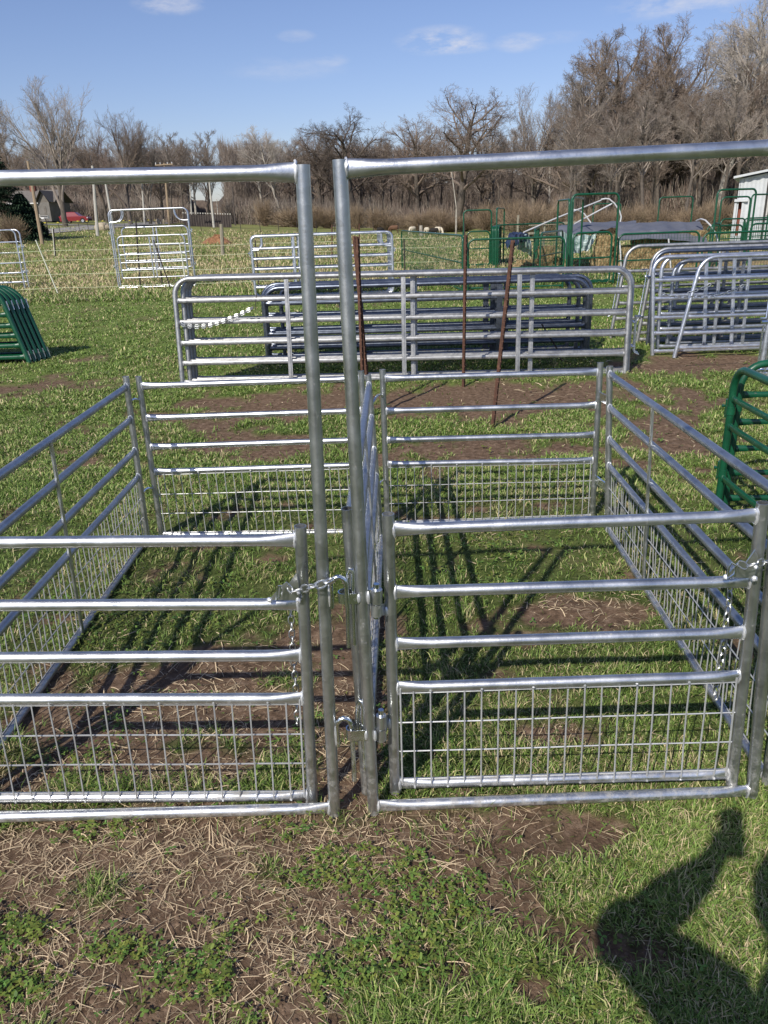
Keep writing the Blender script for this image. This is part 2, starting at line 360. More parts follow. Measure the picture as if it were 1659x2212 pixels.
# (photo point, radius across, radius deep, weight): bare soil
DIRT = [((880, 2080), .16, .10, 1.2), ((700, 1960), .3, .10, .75), ((280, 1850), 1.0, .18, .88), ((640, 1840), .45, .14, .72), ((330, 1990), 1.0, .45, .66), ((900, 1960), .25, .25, .66), ((1240, 1310), .4, .15, 1.0), ((450, 1560), .8, .3, .7), ((150, 2180), .6, .2, .55), ((700, 2150), .4, .2, .35), ((560, 1960), .35, .10, .75), ((1020, 1960), .18, .14, .7), ((880, 2070), .13, .13, .95), ((1010, 1880), .10, .10, .6),
        ((1150, 2140), .06, .05, .8), ((1130, 1825), .08, .05, .5), ((430, 1480), .62, .30, .95), ((330, 1650), .6, .14, .75), ((640, 1380), .28, .22, .7), ((750, 1500), .2, .5, .95), ((760, 1640), .12, .3, .9), ((1260, 1320), .32, .16, .9), ((1170, 1580), .12, .08, .7),
        ((1240, 1370), .45, .08, .6), ((620, 870), 1.1, .7, .95), ((560, 960), .8, .45, .8), ((1080, 860), 1.5, .75, 1.05), ((1000, 975), 1.0, .42, .9), ((1430, 930), .6, .9, .75),
        ((1540, 785), 1.5, .7, .95), ((1400, 1010), .3, .4, .6), ((90, 835), 1.1, .6, .5), ((215, 775), .5, .3, .5), ((960, 1110), .5, .2, .4), ((480, 1110), .5, .15, .35), ((1350, 1000), .4, .3, .5), ((60, 1130), .5, .3, .3)]
STRAW = [((250, 1830), 1.0, .22, .9), ((600, 2000), .5, .2, .5), ((700, 1850), .35, .15, .8), ((640, 2050), .4, .2, .45), ((120, 2050), .4, .2, .4), ((430, 1480), .7, .35, .7), ((1280, 1300), .34, .14, 1.4), ((1190, 1580), .15, .08, .8),
         ((330, 1680), .6, .15, .9), ((760, 1550), .2, .4, .9), ((1180, 850), .5, .35, .6), ((620, 870), .9, .5, .25), ((1420, 960), .4, .5, .35), ((1540, 785), 1.3, .5, .25), ((1010, 1870), .2, .1, .5),
         ((400, 1085), .13, .12, 1.1), ((1000, 1150), .5, .15, .3), ((700, 850), .3, .2, .4)]
CLOVER = [((300, 2060), .40, .14, .80), ((680, 1880), .14, .10, .80), ((760, 2110), .30, .14, .75), ((860, 1870), .2, .12, .8), ((200, 1800), .3, .05, .6), ((100, 2110), .2, .1, .6), ((930, 1950), .12, .2, .7), ((520, 2080), .12, .08, .7), ((300, 1350), .4, .35, 1.1), ((300, 1600), .7, .25, .45), ((150, 1650), .5, .2, .5),
          ((1050, 1230), .5, .4, .8), ((1150, 1180), .5, .3, .8), ((960, 1070), .8, .35, .7), ((520, 1250), .4, .3, .6), ((100, 1300), .6, .4, .7), ((450, 2150), .5, .15, .5), ((1180, 2120), .3, .1, .4), ((960, 850), .6, .3, .35), ((640, 905), .6, .2, .3)]
def conv(L): return [(*gp(*a), rx, ry, w_) for a, rx, ry, w_ in L]
DIRT, STRAW, CLOVER = conv(DIRT), conv(STRAW), conv(CLOVER)
def field(L, x, y):
    s = np.zeros_like(x)
    for cx, cy, rx, ry, w_ in L: s = np.maximum(s, w_*np.exp(-(((x-cx)/rx)**2+((y-cy)/ry)**2)))
    return s
def sm(a, b, t): t = np.clip((t-a)/(b-a), 0, 1); return t*t*(3-2*t)
def dirt(x, y):
    n = fbm(x*5, y*5, 4)-.5; n2 = fbm(x*1.3+5, y*1.3, 3)-.5
    d = field(DIRT, x, y)+n*1.5+n2*.45
    return sm(.22, .50, d)
def dry(x, y):
    """how tan and rough the sward is: the pasture beyond the wire is full of last year's grass"""
    n = fbm(x*.35, y*.35, 4); n2 = fbm(x*2, y*2, 3)
    far = sm(19.5, 24, y-.12*x*0)
    return np.clip(far*(.30+.9*(n-.38))+(n2-.55)*.5*(1-far)+.10, 0, 1)
def tz(x, y):
    s = np.clip((y-20)/90, 0, 1); s = s*s*(3-2*s)
    return s*(-.3-.06*np.clip(x, -75, 10))
def gz(x, y):
    near = np.clip(1-(y-30)/40, 0, 1)
    return tz(x, y)+near*((fbm(x*1.1, y*1.1, 3)-.5)*.035+(fbm(x*9, y*9, 3)-.5)*.022-.004)-dirt(x, y)*.006*(y < 15)

# ground: one sheet, fine near the pens and stretching to the horizon
def graded(lo, hi, fine, ends, growth):
    a = list(np.arange(lo, hi, fine)); st = fine
    while a[-1] < ends[1]: st *= growth; a.append(a[-1]+st)
    st = fine
    while a[0] > ends[0]: st *= growth; a.insert(0, a[0]-st)
    return np.array(a)
xs = graded(-2.6, 3.2, .022, (-1500, 1500), 1.06); ys = graded(.9, 5.2, .022, (-1500, 1800), 1.05)
X, Y = np.meshgrid(xs, ys)
Z = gz(X, Y); Z = np.where(Y < -3, -.0, Z)
def grid_mesh(name, X, Y, Z):
    ny, nx = X.shape
    me = bpy.data.meshes.new(name); me.vertices.add(nx*ny)
    me.vertices.foreach_set('co', np.stack([X, Y, Z], -1).ravel())
    i = np.arange(nx*ny).reshape(ny, nx)
    q = np.stack([i[:-1, :-1], i[:-1, 1:], i[1:, 1:], i[1:, :-1]], -1).reshape(-1, 4)
    me.loops.add(q.size); me.loops.foreach_set('vertex_index', q.ravel())
    me.polygons.add(len(q)); me.polygons.foreach_set('loop_start', np.arange(0, q.size, 4))
    me.polygons.foreach_set('use_smooth', np.ones(len(q), bool)); me.update(calc_edges=True); return me
gm = grid_mesh('ground', X, Y, Z)
D_ = dirt(X, Y); DR = dry(X, Y); ST = np.clip(field(STRAW, X, Y), 0, 1)
ca = gm.color_attributes.new('Mask', 'FLOAT_COLOR', 'POINT')
ca.data.foreach_set('color', np.stack([D_, DR, np.clip((Y-3)/6, 0, 1), np.ones_like(D_)], -1).ravel())
go = bpy.data.objects.new('ground', gm); COL.objects.link(go); tag(go, kind='structure')
m, nt, b = newmat('pasture_ground')
vc = nt.nodes.new('ShaderNodeVertexColor'); vc.layer_name = 'Mask'; sep = nt.nodes.new('ShaderNodeSeparateColor'); nt.links.new(vc.outputs[0], sep.inputs[0])
cv = coords(nt)
soil = ramp(nt, noise(nt, 22, 8, .7, cv), [(.3, (.055, .035, .022)), (.5, (.15, .098, .064)), (.72, (.29, .205, .145))])
turf = ramp(nt, noise(nt, 30, 6, .7, cv), [(.3, (.02, .034, .009)), (.5, (.055, .085, .022)), (.7, (.12, .14, .05))])
rough = ramp(nt, noise(nt, 3.5, 10, .8, cv), [(.3, (.12, .13, .04)), (.5, (.25, .23, .09)), (.7, (.42, .36, .19))])
def mixcol(f, a, b_):
    mx = nt.nodes.new('ShaderNodeMix'); mx.data_type = 'RGBA'; nt.links.new(f, mx.inputs[0]); nt.links.new(a, mx.inputs[6]); nt.links.new(b_, mx.inputs[7]); return mx.outputs[2]
big = ramp(nt, noise(nt, .45, 4, .6, cv), [(.35, (.72, .78, .72)), (.65, (1.25, 1.12, 1.05))])
mm = nt.nodes.new('ShaderNodeMix'); mm.data_type = 'RGBA'; mm.blend_type = 'MULTIPLY'; mm.inputs[0].default_value = 1; nt.links.new(turf, mm.inputs[6]); nt.links.new(big, mm.inputs[7]); turf = mm.outputs[2]
farturf = ramp(nt, noise(nt, 14, 8, .75, cv), [(.3, (.06, .09, .02)), (.5, (.12, .17, .038)), (.72, (.22, .25, .08))])
turf = mixcol(sep.outputs[2], turf, farturf)
c1 = mixcol(sep.outputs[1], turf, rough); c2 = mixcol(sep.outputs[0], c1, soil)
nt.links.new(c2, b.inputs['Base Color']); b.inputs['Roughness'].default_value = .95; b.inputs['Specular IOR Level'].default_value = .15
bump(nt, b, noise(nt, 45, 8, .75, cv), .9, .015)
gm.materials.append(m)

# ------------------------------------------------------------------ turf as real blades
def raw_mesh(name, verts, loops, sizes, cols, mat, kind='stuff', label=None, cat=None):
    me = bpy.data.meshes.new(name); me.vertices.add(len(verts)); me.vertices.foreach_set('co', verts.astype(np.float32).ravel())
    me.loops.add(len(loops)); me.loops.foreach_set('vertex_index', loops)
    me.polygons.add(len(sizes)); st = np.concatenate([[0], np.cumsum(sizes)[:-1]]); me.polygons.foreach_set('loop_start', st)
    me.update(calc_edges=True)
    c = me.color_attributes.new('Col', 'FLOAT_COLOR', 'POINT')
    c.data.foreach_set('color', np.concatenate([cols, np.ones((len(cols), 1))], 1).astype(np.float32).ravel())
    me.materials.append(mat); o = bpy.data.objects.new(name, me); COL.objects.link(o); tag(o, label, cat, None, kind); return o
def blades(name, x, y, az, lean, L, W, col, mat, droop=.9, z0=None, **k):
    n = len(x); z = gz(x, y)-.004 if z0 is None else z0
    L = L*(.75+.5*fbm(x*.9, y*.9, 2)); dx, dy = np.sin(az), np.cos(az); sx, sy = dy, -dx
    tw = R.normal(0, .6, n); sx, sy = sx*np.cos(tw)-sy*np.sin(tw), sx*np.sin(tw)+sy*np.cos(tw)
    a1 = lean*.6; a2 = np.clip(lean+droop*R.random(n), 0, 1.9)
    m = np.stack([x+dx*np.sin(a1)*L*.5, y+dy*np.sin(a1)*L*.5, z+np.cos(a1)*L*.5], 1)
    t = m+np.stack([dx*np.sin(a2)*L*.5, dy*np.sin(a2)*L*.5, np.cos(a2)*L*.5], 1)
    t[:, 2] = np.maximum(t[:, 2], z+.006)
    b0 = np.stack([x, y, z], 1); S = np.stack([sx, sy, np.zeros(n)], 1)*(W/2)[:, None]
    vs = np.stack([b0-S, b0+S, m+S*.85, m-S*.85, t], 1).reshape(-1, 3)
    i = np.arange(n)*5
    lp = np.stack([i, i+1, i+2, i+3, i+3, i+2, i+4], 1).ravel(); sz = np.tile([4, 3], n)
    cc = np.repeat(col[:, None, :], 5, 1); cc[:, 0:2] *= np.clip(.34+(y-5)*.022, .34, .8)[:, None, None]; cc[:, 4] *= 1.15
    return raw_mesh(name, vs, lp, sz, cc.reshape(-1, 3), mat, **k)
def wedge(n, d0, d1, pw, margin=.9):
    """points in front of the viewer; density falls off with distance"""
    u = R.random(n)
    if pw == 2: d = 1/(1/d0+(1/d1-1/d0)*u)
    else: d = d0+(d1-d0)*np.sqrt(u)
    half = .64*d+margin; x = (R.random(n)*2-1)*half; return x, d
def green(n, x, y, dryv):
    g1 = np.array([.09, .165, .028]); g2 = np.array([.25, .35, .08]); g3 = np.array([.43, .44, .18]); ta = np.array([.56, .46, .27])
    t = fbm(x*1.7, y*1.7, 3)*.6+fbm(x*.35+7, y*.35, 3)*.8-.2; q = R.random(n)
    c = g1+(g2-g1)*np.clip(q*.8+t*.5-.2, 0, 1)[:, None]
    k = (R.random(n) < .16)[:, None]; c = np.where(k, g3, c)
    k = (R.random(n) < dryv)[:, None]; c = np.where(k, ta*(.6+.6*R.random(n))[:, None], c)
    return c*(.8+.4*R.random(n))[:, None]
def tufts(nt_, d0, d1, per, name, label, Lb, thresh):
    x, y = wedge(nt_, d0, d1, 2)
    dd = dirt(x, y); cl = np.clip(field(CLOVER, x, y), 0, 1)
    keep = R.random(nt_) < (1-dd*.93)*(1-cl*.55)
    x, y = x[keep], y[keep]; n = len(x); sz = .55+.9*fbm(x*2.3+3, y*2.3, 3)*R.random(n)*1.3
    X = np.repeat(x, per); Yv = np.repeat(y, per); S = np.repeat(sz, per); n = len(X)
    az = R.random(n)*2*np.pi; rad = np.abs(R.normal(0, .026, n))*np.maximum(1, Yv/2.2)
    X = X+np.sin(az)*rad; Yv = Yv+np.cos(az)*rad
    az = az+R.normal(0, .5, n)
    sc = np.maximum(1, Yv/9)**.35
    L = Lb*S*(.6+.7*R.random(n))*sc; W = np.maximum(.0029, .00118*Yv*np.clip(1.1-Yv/100, .7, 1))*(.7+.6*R.random(n))
    lean = np.clip(R.normal(.85, .35, n), .05, 1.5)
    return X, Yv, az, lean, L, W
def emit(args, name, label, dryb=.1):
    X, Yv, az, lean, L, W = args
    kp = R.random(len(X)) > dirt(X, Yv)*.88; X, Yv, az, lean, L, W = [q[kp] for q in (X, Yv, az, lean, L, W)]
    col = green(len(X), X, Yv, np.clip(dry(X, Yv)*.9+dryb, 0, .85))
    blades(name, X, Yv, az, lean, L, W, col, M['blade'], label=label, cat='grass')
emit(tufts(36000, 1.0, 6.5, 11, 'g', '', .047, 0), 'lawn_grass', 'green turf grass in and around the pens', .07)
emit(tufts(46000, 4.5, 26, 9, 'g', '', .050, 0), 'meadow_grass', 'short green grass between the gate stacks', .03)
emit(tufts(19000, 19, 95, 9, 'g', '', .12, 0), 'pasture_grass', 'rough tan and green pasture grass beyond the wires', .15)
# big coarse tufts, mostly front right
tx = []; 
for px, py, cnt, ln in [(1060, 1830, 170, .12), (1130, 1930, 150, .11), (900, 1830, 70, .085), (1300, 1900, 120, .10), (1230, 2060, 130, .10), (960, 2120, 110, .10), (1450, 1830, 90, .09), (1390, 2120, 110, .10), (1620, 1850, 90, .1), (1570, 2050, 110, .1),
                        (950, 1450, 110, .11), (1010, 1330, 110, .12), (930, 1600, 100, .11), (1100, 1600, 90, .1), (1340, 1560, 100, .1), (1460, 1640, 90, .1), (1350, 1450, 80, .09), (690, 1240, 80, .09), (560, 1240, 90, .09), (960, 1260, 90, .1),
                        (790, 1780, 40, .08), (590, 1440, 30, .07), (560, 1820, 35, .06), (640, 1990, 30, .06), (200, 1830, 25, .06), (740, 1340, 60, .1), (440, 1180, 70, .08), (1220, 1700, 80, .08), (1000, 1700, 80, .08), (880, 2010, 60, .07), (1520, 1960, 90, .1), (1330, 1790, 70, .08)]:
    g = G(px, py); c = int(cnt*2.6)
    a = R.random(c)*2*np.pi; ox, oy = R.normal(0, .05, c), R.normal(0, .05, c); wnd = R.random()*6.28
    a = np.where(R.random(c) < .45, wnd+R.normal(0, .7, c), a)
    tx.append((g.x+ox, g.y+oy, a+R.normal(0, .35, c), np.clip(R.normal(.7, .3, c), .05, 1.4), ln*.68*(.5+.7*R.random(c)), .0034*(.7+.6*R.random(c))))
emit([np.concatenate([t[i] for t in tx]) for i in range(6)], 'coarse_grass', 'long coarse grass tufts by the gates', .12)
# clover: trefoils on short stems, as leaf-sized faces
def clover(n):
    x, y = wedge(n, 1.0, 9, 2)
    cl = field(CLOVER, x, y)+(fbm(x*6+9, y*6, 4)-.5)*1.9
    fg = y < 1.95; k = R.random(n) < .03+np.where(fg, .80, .9)*sm(.36, .80, cl); x, y = x[k], y[k]; n = len(x)
    h = R.random(n)**1.6*.028+.006; r0 = (.0042+.0052*R.random(n)**1.5)*np.maximum(1, y/2.6)
    base = R.random(n)*2*np.pi; vs = []; cols = []
    g = np.array([.125, .215, .045])[None]*(.65+.7*R.random(n))[:, None]*np.stack([.85+.7*R.random(n), np.ones(n), np.ones(n)], 1)
    z = gz(x, y)+h
    for j in range(3):
        a = base+j*2.094+R.normal(0, .15, n); tl = R.normal(-.05, .35, n)
        c, s = np.cos(a), np.sin(a)
        def pt(u, v): return np.stack([x+(c*u-s*v)*r0, y+(s*u+c*v)*r0, z+u*r0*tl+v*r0*R.normal(0, .15, n)*0], 1)
        vs.append(np.stack([pt(0, 0), pt(.7, .5), pt(1.35, .42), pt(1.5, 0), pt(1.35, -.42), pt(.7, -.5)], 1)); 
        cc = np.repeat(g[:, None, :], 6, 1); cc[:, 0] *= 1.5; cols.append(cc)
    vs = np.concatenate(vs).reshape(-1, 3); cols = np.concatenate(cols).reshape(-1, 3); nn = len(vs)//6
    raw_mesh('clover', vs, np.arange(nn*6), np.full(nn, 6), cols, M['leaf'], label='low green clover patches among the grass', cat='clover')
clover(75000)
# dry straw lying on the soil
def straw(n):
    x, y = wedge(n, 1.0, 11, 2)
    s = field(STRAW, x, y)+(fbm(x*6+2, y*6, 3)-.5)*.8; k = R.random(n) < np.clip(s, .035, 1); x, y = x[k], y[k]; n = len(x)
    az = R.random(n)*2*np.pi+fbm(x*8, y*8, 2)*3; L = (.012+.085*R.random(n)**2.5)*np.maximum(1, y/5); W = np.maximum(.0015, .0009*y)*(.5+1.1*R.random(n)**2)
    kk = R.normal(0, .09, n)*(1+4*(R.random(n) < .15)); z = gz(x, y)+.004; segs = []; px_, py_, pz_ = x.copy(), y.copy(), z.copy(); a = az.copy()
    rise = np.abs(R.normal(0, .12, n))
    for i in range(4):
        sx, sy = np.cos(a)*W/2, -np.sin(a)*W/2
        segs += [np.stack([px_-sx, py_-sy, pz_], 1), np.stack([px_+sx, py_+sy, pz_+W*.25], 1)]
        px_ = px_+np.sin(a)*L/3; py_ = py_+np.cos(a)*L/3; pz_ = np.maximum(gz(px_, py_)+.003, z+np.sin((i+1)*.9)*rise*L*.5); a = a+kk
    vs = np.stack(segs, 1).reshape(-1, 3); i = np.arange(n)*8
    lp = np.concatenate([np.stack([i+2*q, i+2*q+1, i+2*q+3, i+2*q+2], 1) for q in range(3)]).ravel()
    c = np.array([.70, .55, .36])[None]*(.45+.75*R.random(n))[:, None]; c = np.repeat(c[:, None], 8, 1).reshape(-1, 3)
    raw_mesh('straw_litter', vs, lp, np.full(n*3, 4), c, M['straw'], label='dry tan straw scattered over the bare soil', cat='straw')
straw(80000)
# little clods and crumbs of soil
def clods(n):
    x, y = wedge(n, 1.0, 8, 2); k = R.random(n) < dirt(x, y)*.8; x, y = x[k], y[k]; n = len(x)
    r = (.0025+.007*R.random(n)**3)*np.maximum(1, y/3); z = gz(x, y)
    o = np.array([[1, 0, .1], [0, 1, 0], [-1, 0, .1], [0, -1, 0], [0, 0, .9], [0, 0, -.6]])
    vs = np.stack([x, y, z], 1)[:, None]+o[None]*r[:, None, None]*(.7+.6*R.random((n, 6, 1)))
    f = np.array([[0, 1, 4], [1, 2, 4], [2, 3, 4], [3, 0, 4]]); lp = (np.arange(n)[:, None, None]*6+f[None]).ravel()
    c = np.repeat((np.array([.14, .092, .06])[None]*(.6+.8*R.random(n))[:, None])[:, None], 6, 1)
    raw_mesh('soil_crumbs', vs.reshape(-1, 3), lp, np.full(n*4, 3), c.reshape(-1, 3), M['straw'], label='crumbs of brown soil on the bare patches', cat='soil')
clods(30000)

# ================================================================== the sheep pens
PR, RR = .0168, .0163
def vfrac(px, py, B, T):
    lo, hi = -.1, 1.1
    for _ in range(40):
        m_ = (lo+hi)/2
        if proj(B+(T-B)*m_)[1] > py: lo = m_
        else: hi = m_
    return (lo+hi)/2
def post_mesh(mb, B, T, r=PR):
    """open topped tube post"""
    t = (T-B).normalized(); n = 16
    mb.tube([B, B+t*.3, T-t*.3, T], r, n, cap=False)
    mb.tube([T, T+t*.0003], [r, r*.86], n, cap=False)
    mb.tube([T, T-t*.06], r*.86, n, cap=False)
    mb.tube([T-t*.05, T-t*.051], r*.86, n)
def wire_grid(mb, f, v0a, v1a, v0b, v1b, u0, u1, nv, nh, off, r=.0024):
    """f(u, v) -> point; verticals in front of horizontals"""
    for i in range(nv):
        u = u0+(u1-u0)*(i+.5)/nv
        a = f(u, lerp(v0a, v0b, u)-.012); b = f(u, lerp(v1a, v1b, u)+.006)
        k = [lerp(a, b, t)+off*(1+.25*math.sin(i*1.7+t*5)) for t in (0, .33, .66, 1)]
        mb.tube(k, r, 5)
    for j in range(nh):
        t = j/(nh-1); pts = []
        for q in range(9):
            u = u0*.35+(1-u0*.7)*q/8; pts.append(f(u, lerp(lerp(v0a, v1a, t), lerp(v0b, v1b, t), u))+off*.25+V((0, 0, math.sin(q*1.3+j)*.0008)))
        mb.tube(pts, r, 5)
def sheep_panel(name, label, cat, B0, T0, B1, T1, rails, mesh=True, nv=19, hs=None, braces=(), face=1, group=None, ext=True, low=0, wireoff=.016, postr=PR, railr=RR, rmat='galv'):
    """tube panel: two posts, rails listed as (fraction at post 0, fraction at post 1), wire grid between the last two"""
    t = thing(name, label, cat, B0, group); O = V(B0)
    b0, t0, b1, t1 = [V(p)-O for p in (B0, T0, B1, T1)]
    f = lambda u, v: lerp(lerp(b0, t0, v), lerp(b1, t1, v), u)
    for b_, t_ in ((b0, t0), (b1, t1)):
        mb = MB(); post_mesh(mb, b_, t_, postr); mb.build('post', [M['galv_post'], M['weld']], t)
    L = (b1-b0).length; e = postr*.9/L
    for a, b in rails:
        mb = MB(); rail_tube(mb, f(e, a)+ (f(e, b)-f(e, b))*0, f(1-e, b), railr); mb.build('rail', [M[rmat], M['weld']], t)
    off = (b1-b0).cross(V((0, 0, 1))).normalized()*wireoff*face
    if mesh:
        mb = MB(); (va1, vb1), (va0, vb0) = rails[-2], rails[-1]; h = (t0-b0).length
        top = railr*1.1/h
        wire_grid(mb, f, va0+top, va1-top, vb0+top, vb1-top, .035 if L < 1.6 else .02, .965 if L < 1.6 else .98, nv, 4, off)
        for u in (.022, .978): mb.tube([f(u, lerp(va0, vb0, u))+off*.5, f(u, lerp(va1, vb1, u))+off*.5], .003, 6)
        for i in range(nv):   # spot welds on the rails
            if i % 3 == 1:
                u = .035+.93*(i+.5)/nv; mb.blob(f(u, lerp(va1, vb1, u)-.006)+off*.8, .0055, n=6, rings=4)
            if i % 2 == 0:
                u = .035+.93*(i+.5)/nv; mb.blob(f(u, lerp(va0, vb0, u)-.004)+off*.9, .005, n=6, rings=4)
        mb.build('wire_mesh', M['wire'], t)
    for u in braces:
        mb = MB(); va, vb = rails[-2] if len(rails) > 2 else rails[-1]
        mb.bar(f(u, lerp(rails[0][0], rails[0][1], u))+off*-.9, f(u, lerp(rails[-1][0], rails[-1][1], u))-off*.9, .022, .008, up=off); mb.build('brace', M['galv_post'], t)
    t['_'] = 0; del t['_']
    return t, f, O

def at_plane(px, py, y): return P(px, py, y)
Y0 = 1.865
# --- tall walk-through frames
def tall_frame(name, label, Bl, Tl, Br, Tr, head, foot_):
    t = thing(name, label, 'gate frame', Bl, 'tall frames at the front of the pens'); O = V(Bl)
    bl, tl, br, tr = [V(p)-O for p in (Bl, Tl, Br, Tr)]
    for a, b in ((bl, tl), (br, tr)): mb = MB(); post_mesh(mb, a, b, .0172); mb.build('post', [M['galv_post'], M['weld']], t)
    f = lambda u, v: lerp(lerp(bl, tl, v), lerp(br, tr, v), u)
    e = .0155/(br-bl).length
    for nm, (a, b) in (('header_rail', head), ('threshold_rail', foot_)):
        mb = MB(); rail_tube(mb, f(e, a), f(1-e, b), .0166, n=16); mb.build(nm, [M['galv'], M['weld']], t)
    return t
RF_B, RF_T = P(807.5, 1757, Y0), P(734, 345, Y0+.03); RF_B.z = max(0, RF_B.z)
RR_B = P(1624, 1718, Y0+.01); m_ = P(1650, 1425, Y0+.02); RR_T = RR_B+(m_-RR_B).normalized()*1.84
LF_B, LF_T = P(723, 1760, Y0), P(653.5, 356, Y0+.03)
wl = 1.172
LL_B = LF_B+V((-wl, -.02, .0)); LL_T = LL_B+(LF_T-LF_B)*1.0+V((-.02, 0, 0))
print('frame heights', (RF_T-RF_B).length, (LF_T-LF_B).length, RF_B, RR_B)
vR = (vfrac(0, 366, RF_B, RF_T), None)
def v_at(px, py, B0, T0, B1, T1, known):
    """fraction at post 1 so that the rail passes through the photo point"""
    lo, hi = -.2, 1.3
    for _ in range(40):
        m2 = (lo+hi)/2; a = B0+(T0-B0)*known; b = B1+(T1-B1)*m2
        # find screen y at px
        s0, s1 = 0., 1.
        for _ in range(30):
            s = (s0+s1)/2
            if (proj(a+(b-a)*s)[0] < px) == (proj(a)[0] < proj(b)[0]): s0 = s
            else: s1 = s
        if proj(a+(b-a)*s)[1] > py: lo = m2
        else: hi = m2
    return (lo+hi)/2
hR0 = vfrac(0, 366, RF_B, RF_T); hR1 = v_at(1655, 319, RF_B, RF_T, RR_B, RR_T, hR0)
fR0 = vfrac(0, 1741, RF_B, RF_T); fR1 = vfrac(0, 1708, RR_B, RR_T)
tall_frame('walkthrough_gateway', 'tall silver tube frame around the right front gate, its post bearing hinge barrels', RF_B, RF_T, RR_B, RR_T, (hR0, hR1), (fR0, fR1))
hL0 = vfrac(0, 372, LF_B, LF_T); hL1 = v_at(5, 385, LF_B, LF_T, LL_B, LL_T, hL0)
fL0 = vfrac(0, 1745, LF_B, LF_T); fL1 = v_at(5, 1764, LF_B, LF_T, LL_B, LL_T, fL0)
tfl = tall_frame('walkthrough_gateway', 'tall silver tube frame around the left front gate, with two welded hooks', LF_B, LF_T, LL_B, LL_T, (hL0, hL1), (fL0, fL1))

# --- small front gates
YG = 1.925
gB0, gT0 = P(854, 1710, YG), P(838.5, 1110, YG); gB1, gT1 = P(1579.5, 1698, YG-.03), P(1648.5, 1086, YG-.03)
def rails_from(B0, T0, B1, T1, ys0, ys1): return [(vfrac(0, a, B0, T0), vfrac(0, b, B1, T1)) for a, b in zip(ys0, ys1)]
rg = rails_from(gB0, gT0, gB1, gT1, (1144, 1279, 1391, 1485, 1692), (1113, 1255, 1366, 1460, 1671))
gateR, fR, OR = sheep_panel('sheep_gate', 'low silver gate in the right tall frame, standing on the grass side', 'gate', gB0, gT0, gB1, gT1, rg, nv=19, group='low front gates with wire bottoms')
lB0, lT0 = P(675, 1733, YG-.02), P(648.5, 1136, YG-.02)
wgl = 1.06; lB1 = lB0+V((-wgl, -.02, 0)); lT1 = lB1+(lT0-lB0)+V((-.01, 0, 0))
vl = [vfrac(0, a, lB0, lT0) for a in (1166, 1304, 1415, 1508, 1718)]
rl = [(a, v_at(3, b, lB0, lT0, lB1, lT1, a)) for a, b in zip(vl, (1172, 1308, 1421, 1511, 1723))]
gateL, fL, OL = sheep_panel('sheep_gate', 'low silver gate in the left tall frame, chained shut over bare soil', 'gate', lB0, lT0, lB1, lT1, rl, nv=19, face=-1, group='low front gates with wire bottoms')

def chain(mb, pts, ln=.034, r=.0024, mi=0):
    pts = [V(p) for p in pts]; d = [0]
    for a, b in zip(pts, pts[1:]): d.append(d[-1]+(b-a).length)
    n = max(2, int(d[-1]/(ln*.72)))
    def pos(s):
        for i in range(len(d)-1):
            if s <= d[i+1] or i == len(d)-2: return lerp(pts[i], pts[i+1], (s-d[i])/max(1e-6, d[i+1]-d[i]))
    for k in range(n):
        s = d[-1]*(k+.5)/n; c = pos(s); t = (pos(min(d[-1], s+.004))-pos(max(0, s-.004))).normalized()
        u = t.cross(V((.13, 1, .21))).normalized(); w_ = t.cross(u)
        a = (math.pi/4 if k % 2 else -math.pi/4)+.3; sd_ = u*math.cos(a)+w_*math.sin(a)
        loop = []
        for q in range(12):
            th = 2*math.pi*q/12; loop.append(c+t*(math.copysign(abs(math.cos(th))**.7, math.cos(th))*(ln/2-r))+sd_*(math.sin(th)*ln*.26))
        mb.tube(loop, r, 6, closed=True, mi=mi, up=tuple(t.cross(sd_)+V((.01, .01, .02))))
# latch plate, chain on the left gate
def latch(root, O, plate, yoff, hang, name_chain=True, loop=None, lock=None):
    mb = MB(); f_ = [P(x, y, yoff)-O for x, y in plate]; n = len(f_)
    vs = [p for p in f_]+[p+V((0, .005, 0)) for p in f_]
    mb.add(vs, [tuple(range(n))[::-1], tuple(range(n, 2*n))]+[(i, (i+1) % n, n+(i+1) % n, n+i) for i in range(n)])
    mb.blob(f_[0], .008, 1); mb.blob(f_[-1], .008, 1); mb.blob(lerp(f_[-2], f_[-1], .5), .006, 1); mb.build('latch_plate', [M['galv'], M['weld']], root, smooth=False)
latch(gateL, OL, [(582, 1296), (606, 1268), (618, 1258), (624, 1262), (640, 1238), (645, 1262), (645, 1297)], YG-.045, None)
latch(gateR, OR, [(1568, 1246), (1590, 1221), (1600, 1211), (1612, 1216), (1632, 1188), (1637, 1200), (1630, 1250)], YG-.065, None)
cL = thing('gate_chain', 'silver chain hanging from the left gate latch and looped round the tall post', 'chain', P(622, 1272, YG-.06))
mb = MB(); O = cL.location.copy()
ctrl = [P(622, 1268, YG-.065), P(632, 1278, YG-.09), P(655, 1272, YG-.085), P(678, 1268, Y0-.045), P(700, 1260, Y0-.035), P(714, 1252, Y0-.015), P(716, 1256, Y0+.02), P(705, 1262, Y0+.045), P(670, 1266, YG-.02), P(648, 1270, YG+.0)]
chain(mb, [p-O for p in ctrl], .036, .0027); mb.build('chain_loop', M['galv_post'], cL)
mb = MB(); chain(mb, [P(x, y, YG+.03)-O for x, y in [(627, 1300), (629, 1340), (632, 1400), (636, 1450), (640, 1500), (642, 1565)]], .032, .0020); mb.build('hanging_chain', M['galv_post'], cL)
mb = MB(); pts = [P(x, y, YG-.07)-O for x, y in [(598, 1296), (599, 1278), (602, 1266), (607, 1266), (607, 1284), (604, 1292)]]; mb.tube(pts, .0032, 6); mb.build('snap_ring', M['zinc'], cL)
